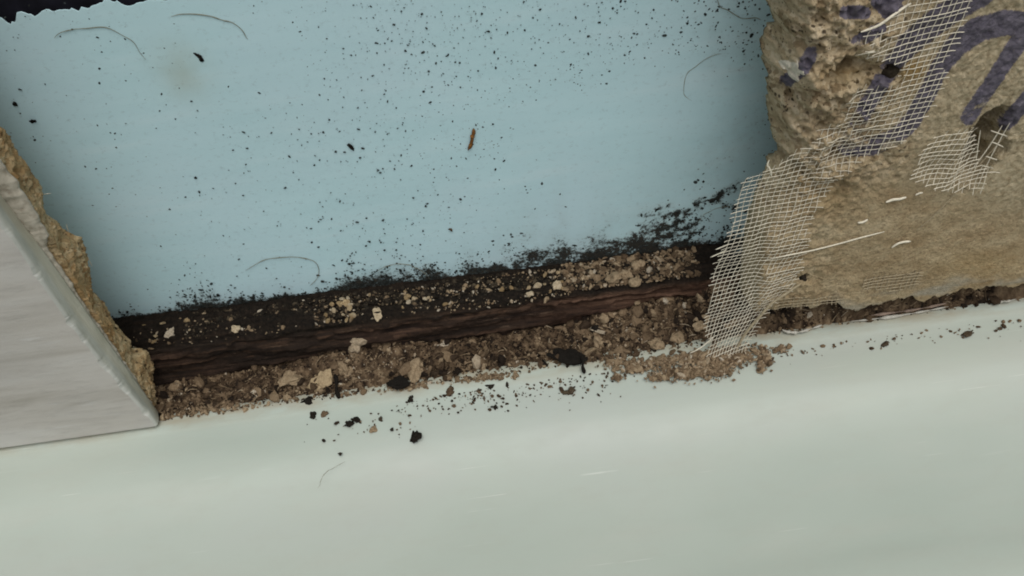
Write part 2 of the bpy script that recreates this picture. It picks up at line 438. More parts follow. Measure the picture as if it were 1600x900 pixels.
# ---- blue sheet at the back of the hole, ragged along its top
YB = 0.057
top_pts = wall([(-60, 30), (-20, 22), (0, 24), (8, 30), (20, 27), (24, 17), (48, 17), (52, 23), (62, 14), (92, 14), (98, 9), (110, 10), (160, 3), (212, 0), (260, -8), (420, -30), (800, -80)], YB)
ztop = interp_by(top_pts, 0, 2)
xb = np.concatenate([np.linspace(-.62, -.262, 12), np.linspace(-.26, .20, 460), np.linspace(.205, .75, 12)])
vb = np.concatenate([np.linspace(0, .98, 190), [.9985, 1.0, 1.0]])
zt = ztop(xb) - .0006 + .0014 * fbm(xb * 130, 0, 0, 21, 5, .66)
ZB0 = .015
X = np.repeat(xb[:, None], len(vb), 1)
Z = ZB0 + (zt[:, None] - ZB0) * vb[None]
Y = YB + 0.0007 * fbm(X * 9, Z * 9, 0, 31, 3)
Y[:, -1] += .0003                                            # the sheet's thickness
def px_of(x, y, z):
    d0, d1, d2 = x - CAM[0], y - CAM[1], z - CAM[2]
    k = FPX / (d0 * _f[0] + d1 * _f[1] + d2 * _f[2])
    return 800 + k * (d0 * _r[0] + d1 * _r[1] + d2 * _r[2]), 450 - k * (d0 * _u[0] + d1 * _u[1] + d2 * _u[2])
def junction_z(x):       # height of the timber's top against the blue sheet
    return 0.0292 - 0.0176 * (x + .06)
MOULD_LINES = [([(930, 412), (985, 385), (1040, 352), (1085, 352)], 13, .62), ([(1010, 335), (1045, 325)], 6, .55), ([(1040, 338), (1068, 330), (1085, 352)], 6, .6), ([(1040, 358), (1085, 358)], 6, .6), ([(990, 366), (1060, 368), (1078, 362)], 8, .62),
               ([(1092, 318), (1112, 313), (1135, 300), (1152, 292)], 7, .66), ([(1130, 318), (1152, 326)], 4, .6), ([(800, 432), (900, 408), (960, 395)], 12, .45),
               ([(1118, 40), (1130, 70), (1120, 95)], 10, .2), ([(1150, 5), (1165, 60), (1160, 110)], 16, .2), ([(1100, 260), (1150, 220), (1200, 180)], 30, .18), ([(660, 420), (690, 432)], 9, .6)]
def mould_field(X, Z):
    PX, PY = px_of(X, YB, Z)
    h = (Z - junction_z(X))
    sc = np.interp(X, [-.24, -.15, -.08, 0, .05, .12], [.004, .005, .009, .0135, .0165, .008])
    sc = sc * (1 + .75 * fbm(X * 45, 0, 0, 213, 3))
    f = np.exp(-np.clip(h, 0, 1) / np.maximum(sc, .001)) * np.clip(1.0 + .55 * fbm(X * 110, Z * 130, 0, 215, 3), 0, 1.25)
    for pts, w, a in MOULD_LINES:
        a_ = wall(pts, YB)
        d = seg_dist(X, Z, a_[:, [0, 2]]) / (w * .00036)
        f = np.maximum(f, (1.08 * a) * np.exp(-d ** 2 * .3) * (.85 + .55 * vnoise(X * 300, Z * 380, 0, 211)))
    return f
stain = np.zeros_like(X)
c0 = at_y(285, 112, YB)
stain = np.maximum(stain, 0.32 * np.exp(-(((X - c0[0]) / .011) ** 2 + ((Z - c0[2]) / .013) ** 2)) * (1 + .5 * fbm(X * 90, Z * 90, 0, 4, 3)))
blue_me = grid_mesh('blue_sheet', np.stack([X, Y, Z], -1), {'mould': mould_field(X, Z), 'stain': np.clip(stain, 0, 1)})
blue = link('blue_sheet', blue_me, M_BLUE)
tag(blue, 'pale blue sheet speckled with black mould at the back of the hole', 'panel')

# ---- near black board added behind it: darkens the gap over the top, blocks sky
def box_mesh(name, x0, x1, y0, y1, z0, z1, seg=1):
    v = np.array([(x, y, z) for x in (x0, x1) for y in (y0, y1) for z in (z0, z1)])
    f = np.array([(0, 1, 3, 2), (4, 6, 7, 5), (0, 4, 5, 1), (2, 3, 7, 6), (0, 2, 6, 4), (1, 5, 7, 3)])
    return mesh_np(name, v, f, None, False)
back = link('dark_gap_backing', box_mesh('dark_gap_backing', -1.2, 1.2, .064, .080, -.08, 2.0), M_DARK)
tag(back, 'added near black backing standing in for the dark gap above the ragged blue sheet', 'board')

# ---- broken chipboard left of the hole, with its adhesive and tile
lf = wall([(-40, 215), (0, 262), (25, 283), (50, 325), (72, 362), (82, 372), (100, 405), (112, 430), (128, 455), (148, 488), (170, 520), (186, 548), (210, 585), (236, 622), (248, 650)], 0.0110)
lb = wall([(-30, 150), (-8, 190), (6, 203), (15, 212), (28, 240), (45, 262), (68, 297), (64, 330), (88, 345), (105, 362), (128, 370), (135, 392), (138, 425), (138, 453), (150, 460), (165, 475), (175, 500), (190, 518), (203, 530), (201, 542), (228, 545), (240, 568), (239, 588), (232, 600), (237, 612), (248, 645)], 0.0295)
zz = np.concatenate([np.linspace(-.012, .235, 520), np.linspace(.25, 2.0, 12)])
xf = interp_by(lf, 2, 0)(zz); xk = interp_by(lb, 2, 0)(zz)
uu = np.linspace(0, 1, 34)
Zg = np.repeat(zz[:, None], len(uu), 1)
Ug = np.repeat(uu[None], len(zz), 0)
Xg = xf[:, None] + (xk - xf)[:, None] * Ug ** 1.2
Yg = .0110 + .0185 * Ug
Xg += .0016 * fbm(Yg * 220, Zg * 220, 0, 41, 4) * np.sin(Ug * math.pi) ** .4 + .0005 * fbm(Yg * 900, Zg * 900, 0, 43, 2)
Zg2 = Zg + .0008 * fbm(Yg * 300, Zg * 300, 3, 47, 3)
Yg = Yg + .0008 * fbm(Xg * 300, Zg * 300, 5, 49, 3) * np.sin(Ug * math.pi)
E_ = np.stack([Xg, Yg, Zg2], -1)
fr = E_[:, :1].copy(); fr[..., 0] = -1.2; fr[..., 1] = .0110
bk = E_[:, -1:].copy(); bk[..., 0] = -1.2; bk[..., 1] = .0295
chip = link('broken_chipboard', grid_mesh('broken_chipboard', np.concatenate([fr, E_, bk], 1)), M_CHIP)
tag(chip, 'ochre broken chipboard edge sticking out from behind the grey tile', 'board')

# adhesive skin between chipboard and tile, torn along its edge
la = wall([(-40, 222), (0, 250), (22, 280), (52, 325), (62, 345), (74, 368), (70, 385), (92, 415), (115, 450), (140, 490), (165, 525), (190, 562), (216, 600), (236, 632), (246, 655)], .0095)
xa = interp_by(la, 2, 0)(zz) + .0005 * fbm(zz * 260, 0, 0, 53, 3)
rows = []
for xo, yy in ((-1.0, -.0022), (-.004, -.0022), (-.0012, -.0020), (0, -.0012), (.0002, -.0004), (-.0004, .0003), (-.03, .0003)):
    r_ = np.stack([xa + xo, np.full_like(zz, yy + .0105) + .0003 * fbm(zz * 300, yy * 900, 0, 57, 3), zz], -1)
    rows.append(r_)
adh = link('tile_adhesive', grid_mesh('tile_adhesive', np.stack(rows, 1)), M_ADH)
tag(adh, 'thin greyish tan layer of adhesive between the tile and the chipboard', 'adhesive')

# tile: face slab + cut edge as a part
lt = wall([(-60, 245), (0, 338), (75, 452), (110, 502), (150, 553), (195, 607), (240, 657)], -.001)
lt2 = wall([(-60, 215), (0, 303), (60, 380), (110, 450), (160, 521), (200, 577), (247, 644)], .0085)
z_t = np.concatenate([np.linspace(.0035, .24, 420), np.linspace(.26, 2.0, 10)])
xt = interp_by(lt, 2, 0)(np.clip(z_t, .0, .19)); xt2 = interp_by(lt2, 2, 0)(np.clip(z_t, 0, .19)) - xt
tile = empty('ceramic_tile', (-.6, .0045, .0035))
tag(tile, 'grey stone look tile with a chipped pale edge left of the hole', 'tile')
chipn = np.clip(1.3 * fbm(z_t * 150, 0, 0, 61, 5, .6) - .25, -.15, 1)
bev = .0014 + .0011 * np.clip(chipn, 0, 1)
face_rows = [(-1.2 - 0 * xt, -.0115 + 0 * xt), (xt - .02, -.0115 + 0 * xt), (xt - bev - .0006, -.0115 + 0 * xt), (xt - bev, -.01145 + 0 * xt)]
edge_rows = [(xt - bev, -.01147 + 0 * xt), (xt - bev * .5, -.0108 + .0005 * chipn), (xt - .0002, -.0098 + .0007 * chipn), (xt + .15 * xt2, -.0082 + 0 * xt), (xt + .45 * xt2, -.0058 + 0 * xt), (xt + .55 * xt2, -.0050 + 0 * xt), (xt + xt2 + .0003 * chipn, -.0028 + 0 * xt), (xt + xt2, -.0020 + 0 * xt), (xt - .03, -.0020 + 0 * xt)]
def rows_mesh(name, rws, bottom=None):
    g_ = np.stack([np.stack([a, b, z_t], -1) for a, b in rws], 1)
    b_ = g_[:1].copy(); b_[..., 1] = -.0025                      # underside of the slab
    return grid_mesh(name, np.concatenate([b_, g_], 0) - np.array([-.6, -.006, .0035]))   # built about the tile's own base
link('tile_face', rows_mesh('tile_face', face_rows), M_TILE, tile)
tag(link('tile_edge', rows_mesh('tile_edge', edge_rows), M_TEDGE, tile), 'pale chipped cut edge of the tile')
# dried sealant smear under the tile
xs_ = np.linspace(-.9, -.212, 420)
sec = [(-.0018, .0046), (-.0050, .0046), (-.0062, .0034), (-.0070, .0018), (-.0082, .0008), (-.0098, -.0004)]
g_ = np.stack([np.stack([xs_, .0105 + y_ + .0008 * fbm(xs_ * 60, 0, 0, 63, 3) * (k > 1), z_ + 0 * xs_ + .0003 * fbm(xs_ * 90, k, 0, 65, 2)], -1) for k, (y_, z_) in enumerate(sec)], 1)
seal = link('sealant_bead', grid_mesh('sealant_bead', g_, flip=True), M_ADH)
tag(seal, 'dried cream sealant bead between the grey tile and the tub', 'sealant')

# ---- backer board right of the hole
re_ = wall([(1222, -120), (1216, 0), (1211, 20), (1218, 45), (1208, 65), (1202, 90), (1204, 130), (1206, 160), (1208, 200), (1214, 228), (1224, 240), (1205, 262), (1190, 300), (1176, 340), (1168, 380), (1163, 430), (1160, 470), (1150, 520), (1140, 560)], .014)
edge_fn = interp_by(re_, 2, 0)
bb = wall([(1150, 492), (1200, 486), (1288, 474), (1302, 470), (1318, 482), (1335, 486), (1360, 476), (1425, 464), (1440, 470), (1482, 457), (1500, 452), (1560, 446), (1600, 444), (1700, 430)], 0.0)
bot_fn = interp_by(bb, 0, 2)
PITS = [(1305, 116, 22, 12, .0075), (1322, 102, 20, 13, .0050), (1290, 138, 16, 6, .0045), (1345, 108, 26, 12, .003), (1393, 113, 15, 12, .0055), (1225, 82, 16, 34, .0055), (1222, 48, 18, 8, .0045), (1251, 166, 11, 13, .0045), (1246, 178, 8, 12, .003),
        (1215, 140, 26, 5, .0030), (1256, 212, 9, 8, .003), (1536, 236, 38, 56, .0095), (1530, 262, 24, 22, .008), (1556, 194, 18, 15, .018), (1541, 224, 26, 20, .018), (1541, 256, 18, 16, .013), (1510, 275, 20, 14, .004), (1256, 434, 9, 6, .005), (1262, 148, 5, 12, .003), (1256, 60, 8, 4, .003), (1277, 58, 7, 5, .003), (1343, 148, 6, 4, .004),
        (1400, 278, 5, 4, .002), (1300, 250, 20, 6, .0012), (1460, 260, 30, 18, .0018)]
_P = [(at_y(a, b, 0), c * .00027, d * .00037, e) for a, b, c, d, e in PITS]
def board_h(X, Z):
    """depth of the board's face (y, + into the wall)"""
    s = X - edge_fn(Z)
    w = (.0095 + .004 * vnoise(Z * 110, 0, 0, 71)) * (1 - .6 * smooth(.105, .085, Z))
    t = np.clip(s / w, 0, 1)
    y = .020 * (1 - t) ** 1.7
    ez = 1 - smooth(.016, .060, s)
    mudz = smooth(.118, .098, Z - .10 * (X - .16))
    lump = fbm(X * 85, Z * 75, 0, 73, 3, .5)
    y = y - ez * (1 - .65 * mudz) * (.0034 * lump + .0018 * np.abs(fbm(X * 190, Z * 170, 2, 75, 3)))
    y = y - (.0005 + .0011 * ez) * fbm(X * 420, Z * 420, 0, 77, 3, .65) * (1 - .55 * mudz) + .0022 * ez * (1 - .7 * mudz) * smooth(.25, .6, vnoise(X * 330, Z * 300, 4, 78))
    y = y - .0006 * fbm(X * 34, Z * 40, 0, 79, 3)
    wob = fbm(X * 240, Z * 240, 0, 81, 3)
    for c, rx, rz, d in _P:
        q = ((X - c[0]) / rx) ** 2 + ((Z - c[2]) / rz) ** 2
        y = y + d * smooth(1.35, .25, q + .4 * wob)
    return y
uS = np.concatenate([np.linspace(0, .195, 330), np.linspace(.205, 1.1, 16)])
zR = np.concatenate([np.linspace(0, 1, 420)])
nU = len(uS)
# rows follow the lower edge; columns follow the broken left edge
vv = np.concatenate([np.linspace(0, .22, 380), np.linspace(.24, 1.95, 14)])
U_, V_ = np.meshgrid(uS, vv, indexing='ij')
Zc = V_.copy()
for _ in range(3):
    Xc = edge_fn(Zc) + U_
    Zc = V_ + bot_fn(Xc) + .0016 * fbm(Xc * 190, 0, 0, 83, 4, .65) * np.exp(-V_ / .006)
Yc = board_h(Xc, Zc)
def px_mask(X, Z):
    return px_of(X, 0.0, Z)
PX, PY = px_of(Xc, np.minimum(Yc, .02), Zc)
mud = smooth(235, 300, PY - .12 * (1400 - PX)) * smooth(.004, .03, Xc - edge_fn(Zc))
mud = np.clip(mud + .9 * smooth(290, 380, PY), 0, 1)
plain = smooth(1395, 1450, PX + .35 * PY - 90) * smooth(330, 250, PY - .3 * (PX - 1450)) * smooth(-30, 10, PY + 20)
ochre = 0.75 * np.exp(-(((PX - 1425) / 26) ** 2 + ((PY - 108) / 18) ** 2)) + .35 * np.exp(-(((PX - 1320) / 34) ** 2 + ((PY - 116) / 16) ** 2)) + .30 * np.exp(-(((PX - 1540) / 80) ** 2 + ((PY - 415) / 24) ** 2)) + .25 * np.exp(-(((PX - 1280) / 50) ** 2 + ((PY - 300) / 30) ** 2))
skin = smooth(.011, .004, Zc - bot_fn(Xc) + .004 * fbm(Xc * 60, Zc * 60, 0, 87, 3)) * smooth(1280, 1310, PX) * np.clip(.38 + .9 * fbm(Xc * 45, Zc * 160, 0, 88, 4), 0, .8)
STROKES = [([(1535, -12), (1500, 8), (1460, 35), (1425, 66), (1395, 100), (1370, 140), (1345, 182), (1322, 222)], 9, 13), ([(1322, 229), (1360, 229), (1400, 214), (1425, 188), (1446, 152), (1466, 110), (1495, 72), (1530, 46), (1570, 36), (1605, 38), (1650, 52)], 9, 13),
           ([(1606, 48), (1584, 78), (1562, 110), (1536, 150), (1512, 183)], 8, 10), ([(1640, 110), (1605, 155), (1572, 192)], 8, 10), ([(1322, 19), (1350, 20)], 7, 7), ([(1372, 4), (1388, 20), (1400, 10)], 7, 7), ([(1340, 66), (1375, 46)], 6, 7), ([(1268, 84), (1254, 108), (1228, 127)], 7, 8), ([(1415, -8), (1372, 8)], 5, 5)]
paint = np.zeros_like(Xc)
for pts, w0, w1 in STROKES:
    d = seg_dist(PX, PY, pts)
    wmax = 1.6 * (w0 + (w1 - w0) * smooth(120, 40, PY))
    paint = np.maximum(paint, smooth(1.25, .72, d / wmax))
paint *= (1 - .55 * smooth(.2, .8, fbm(Xc * 50, Zc * 50, 0, 91, 3) + .35 * (PX < 1400)))
B_ = np.stack([Xc, Yc, Zc], -1)
under = B_[:, :1].copy(); under[..., 1] = np.maximum(under[..., 1], .019) + .001; under[..., 2] += .0005
lowl = B_[:, :1].copy(); lowl[..., 1] += .0006; lowl[..., 2] -= .0001
B_ = np.concatenate([under, lowl, B_], 1)
def padc(a): return np.concatenate([a[:, :1], a[:, :1], a], 1)
lefte = B_[:1].copy(); lefte[..., 1] = .0225; lefte[..., 0] += .03
B_ = np.concatenate([lefte, B_], 0)
def padr(a): a = padc(a); return np.concatenate([a[:1], a], 0)
board = link('backer_board', grid_mesh('backer_board', B_, {'mud': padr(mud), 'plain': padr(plain), 'ochre': padr(np.clip(ochre, 0, 1)), 'skin': padr(skin), 'paint': padr(np.clip(paint, 0, 1))}), M_BOARD)
tag(board, 'tan crumbling backer board with purple blue lettering right of the hole', 'board')

# ---- rotten timber sole plate at the foot of the hole
xw = np.linspace(-.40, .135, 900)
sec = catmull([(.0315, -.006), (.0305, .004), (.0302, .012), (.0306, .019), (.0318, .0245), (.0345, .0276), (.039, .0288), (.045, .0291), (.052, .0292), (.060, .0292)], 7)
Xw = np.repeat(xw[:, None], len(sec), 1)
Yw = np.repeat(sec[None, :, 0], len(xw), 0); Zw = np.repeat(sec[None, :, 1], len(xw), 0)
nrm = np.gradient(sec, axis=0); nrm = np.stack([-nrm[:, 1], nrm[:, 0]], 1); nrm /= np.linalg.norm(nrm, axis=1, keepdims=True)
arc = np.concatenate([[0], np.cumsum(np.linalg.norm(np.diff(sec, axis=0), axis=1))])
Aw = np.repeat(arc[None], len(xw), 0)
d = .0016 * fbm(Xw * 14, Aw * 230, 0, 101, 4) + .0022 * fbm(Xw * 38, Aw * 45, 7, 102, 3) * smooth(.012, .03, Aw) * smooth(.05, .036, Aw) + .0008 * fbm(Xw * 40, Aw * 600, 0, 103, 3) + .0012 * fbm(Xw * 60, Aw * 60, 1, 105, 3) * smooth(.024, .034, Aw)
d = d + .0016 * fbm(Xw * 110, Aw * 300, 3, 113, 3) * np.exp(-((Aw - .0285) / .004) ** 2) + .0007 * fbm(Xw * 260, Aw * 420, 3, 115, 3)
d = d - .0026 * smooth(.05, .4, fbm(Xw * 9, Aw * 160, 5, 107, 2)) * smooth(.004, .01, Aw) * smooth(.03, .022, Aw)
Yw = Yw + d * nrm[None, :, 0]; Zw = Zw + d * nrm[None, :, 1]
Zw = Zw * (junction_z(Xw) / .0292) ** smooth(0, .02, Zw)
rend = smooth(.118, .135, Xw); Zw = Zw - .012 * rend ** 2; Yw = Yw + .006 * rend ** 2
PWx, PWy = px_of(Xw, Yw, Zw)
raw = np.clip(smooth(760, 1020, PWx) * .8 + .25 * smooth(480, 640, PWx) + .30 * fbm(Xw * 25, Aw * 80, 0, 109, 3), 0, 1) * smooth(.037, .028, Aw)
black = np.clip(smooth(.0285, .0345, Aw) * .97 + .5 * smooth(.008, .003, Aw) + .25 * fbm(Xw * 30, Aw * 90, 0, 111, 3), 0, 1)
timber = link('sole_plate', grid_mesh('sole_plate', np.stack([Xw, Yw, Zw], -1), {'raw': raw, 'black': black}), M_WOOD)
tag(timber, 'blackened rotten timber sole plate along the foot of the hole', 'timber')

# ---- bed of crumbled board between timber and tub, and under the backer board
xd = np.linspace(-.26, .42, 1100); yd = np.linspace(.0035, .036, 70)
Xd, Yd = np.meshgrid(xd, yd, indexing='ij')
_hx = [at_z(p, 560, .005)[0] for p in (200, 330, 450, 520, 580, 650, 720, 800, 880, 950, 1020, 1100, 1150, 1250, 1600)]
_hh = [.001, .002, .003, .0065, .0095, .0055, .0030, .0022, .0035, .0075, .010, .0115, .018, .0245, .0245]
def bed_z(X, Y):
    hh = np.interp(X, _hx, _hh)
    t = np.clip((Y - .005) / np.where(X > .13, .011, .024), 0, 1)
    z = .0000 + hh * t ** 1.25 + .0022 * fbm(X * 130, Y * 130, 0, 121, 3) * smooth(.006, .012, Y) + .0011 * fbm(X * 420, Y * 420, 0, 123, 2)
    return z
Zd = bed_z(Xd, Yd)
bed = link('debris_bed', grid_mesh('debris_bed', np.stack([Xd, Yd, Zd], -1), {'tone': np.clip(.29 + .32 * fbm(Xd * 300, Yd * 300, 0, 125, 3), 0, 1)}), M_DEB)
tag(bed, 'bed of damp brown crumbled board along the tub edge', 'debris', kind='stuff')

# ================================================================== SMALLER THINGS
rng = np.random.default_rng(23)
# ---- loose crumbs over the bed (too many to count)
def bed_points(n, px_lo, px_hi, ylo, yhi, bias=1.0):
    X_, Y_ = [], []
    x0, x1 = at_z(px_lo, 560, .004)[0], at_z(px_hi, 560, .004)[0]
    x = rng.uniform(x0, x1, n); y = ylo + (yhi - ylo) * rng.uniform(0, 1, n) ** bias
    return x, y
def lognorm(n, med, sig, lo, hi):
    return np.clip(med * np.exp(rng.normal(0, sig, n)), lo, hi)
pos, siz, ton = [], [], []
for n, a, b, ylo, yhi, med in ((3000, 225, 520, .004, .031, .00075), (3000, 505, 760, .003, .0315, .0009), (2900, 740, 960, .003, .031, .00078), (3200, 900, 1160, .003, .032, .0009), (2400, 1130, 1620, .004, .024, .00075)):
    x, y = bed_points(n, a, b, ylo, yhi)
    n_ = n; fine_ = rng.uniform(0, 1, n) < .6
    s_ = np.where(fine_, lognorm(n, med * .5, .35, .0002, .0009), lognorm(n, med * .95, .55, .0004, .0032))
    z = np.where(y < .006, .0012, bed_z(x, y)) + s_ * rng.uniform(-.1, .7, n)
    keep_ = (fine_ | (fbm(x * 70, y * 90, 0, 135, 3) > -.25)) & ((y > .0065) | (rng.uniform(0, 1, n) < .55 + .45 * vnoise(x * 60, 0, 0, 131)))
    pos.append(np.stack([x, y, z], 1)[keep_]); siz.append(s_[keep_])
    base = np.interp(x, [-.2, -.1, 0, .1, .2], [.42, .40, .38, .40, .38]) + .26 * fbm(x * 90, y * 90, 0, 133, 2)
    ton.append(np.clip(base - .04 + rng.normal(0, .26, n) - .3 * (rng.uniform(0, 1, n) < .12), 0, 1)[keep_])
pos, siz, ton = np.vstack(pos), np.concatenate(siz), np.concatenate(ton)
deb = link('crumbled_debris', crumb_cloud('crumbled_debris', pos, siz, None, ton, 0, 0.9, .62, (.9, 1.8), rng), M_DEB)
tag(deb, 'heap of small brown and tan crumbs lying between timber and tub', 'debris', kind='stuff')
# fibres and shreds in the heap
Vs, Fs, k = [], [], 0
for i in range(320):
    x, y = rng.uniform(-.2, .30), rng.uniform(.008, .03)
    if x > .13: y = rng.uniform(.007, .018)
    L = rng.uniform(.002, .008); a = rng.normal(0, .7); z = bed_z(np.array(x), np.array(y)) + .0012
    t = np.linspace(-.5, .5, 6)
    P_ = np.stack([x + L * t * math.cos(a), y + L * t * math.sin(a) * .5, z + .0012 * np.sin(t * 3 + rng.uniform(0, 6)) + L * t * math.sin(a) * .5], 1)
    v, f = tube(P_, rng.uniform(.00012, .0004) * (1 - 1.6 * t ** 2), 4)
    Vs.append(v); Fs.append(f + k); k += len(v)
shreds = link('wood_shreds', mesh_np('wood_shreds', np.vstack(Vs), np.vstack(Fs), {'tone': np.repeat(rng.uniform(.25, .95, 320), 24)}), M_DEB)
tag(shreds, 'thin shreds and splinters tangled in the debris along the tub', 'debris', kind='stuff')

# spill of crumbs over the tub lip below the hanging mesh
pos, siz, ton = [], [], []
SPILL = [(960, 566, 16, 5, 60), (1000, 574, 22, 7, 110), (1040, 584, 24, 8, 150), (1085, 582, 26, 9, 170), (1120, 578, 26, 10, 190), (1150, 560, 20, 9, 150), (1192, 548, 12, 6, 60), (1196, 564, 9, 9, 60), (1190, 574, 5, 6, 25), (1222, 546, 9, 5, 28), (965, 590, 10, 6, 18), (640, 604, 30, 4, 60), (760, 590, 40, 4, 90), (330, 640, 60, 5, 90), (260, 652, 8, 3, 25), (1060, 560, 60, 6, 150), (1090, 562, 60, 8, 240), (1130, 550, 40, 8, 160), (1020, 566, 50, 6, 120)]
for cx, cy, sx, sy, n in SPILL:
    for _ in range(int(n * 1.9)):
        a, b = rng.normal(0, .6, 2)
        p = at_z(cx + a * sx, cy + b * sy - a * sx * .12, .0015)
        if p[1] > .012: continue
        s_ = float(lognorm(1, .0006, .5, .00025, .0022)[0])
        pos.append(p + np.array([0, 0, s_ * rng.uniform(-.3, .6)])); siz.append(s_); ton.append(np.clip(rng.normal(.66, .16), 0, 1))
spill = link('spilled_crumbs', crumb_cloud('spilled_crumbs', np.array(pos), siz, None, ton, 0, .7, .6, (.9, 1.6), rng), M_DEB)
tag(spill, 'tan crumbs spilled over the tub lip below the hanging mesh', 'debris', kind='stuff')

def board_hit(px, py):
    Ys_ = np.linspace(-.006, .03, 400); pts_ = np.array([at_y(px, py, y_) for y_ in Ys_])
    hit = np.nonzero(pts_[:, 1] >= board_h(pts_[:, 0], pts_[:, 2]))[0]
    return pts_[hit[0] if len(hit) else -1]
# ---- single larger lumps, each a thing of its own
def lump(name, px, py, size_px, label, cat, mat, on='bed', tone=.6, flat=.6, long=1.2, group=None, rot=None, detail=2, z=None, rough=.6):
    """a knocked-about lump standing on the bed, tub, timber top or blue sheet"""
    if on == 'tub': p = at_z(px, py, .0008)
    elif on == 'bed':
        p = at_z(px, py, .006)
        for _ in range(4): p = at_z(px, py, float(bed_z(np.array(p[0]), np.array(np.clip(p[1], .006, .034)))) + .001)
    elif on == 'timber':
        p = at_z(px, py, .0295)
        for _ in range(3): p = at_z(px, py, junction_z(p[0]) + .0008)
    elif on == 'front': p = at_y(px, py, .0292)
    elif on == 'board': p = board_hit(px, py)
    else: p = at_y(px, py, YB - .0006)
    if z is not None: p = at_z(px, py, z)
    s_ = size_px * (.36 if on == 'tub' else .24 if on == 'blue' else .43) * np.linalg.norm(p - CAM) / FPX
    lr = np.random.default_rng(int(px * 7 + py * 13))
    if mat is M_BLACK and on in ('tub', 'blue'): rough = .85; flat *= .8; long *= 1.15
    v = crumb_verts(lr, detail, rough, flat, long)
    R_ = rand_rot(lr, .25) if rot is None else np.array(Matrix.Rotation(rot, 3, 'Z')) @ np.array(Matrix.Rotation(lr.normal() * .15, 3, 'X'))
    v = v @ R_.T
    if on in ('blue', 'board', 'front'): v = v @ WALL_BASIS.T
    me = mesh_np(name, v * s_, crumb_faces(detail), {'tone': np.full(len(v), tone)}, on in ('tub', 'blue'))
    o = link(name, me, mat, None, p)
    return tag(o, label, cat, group)
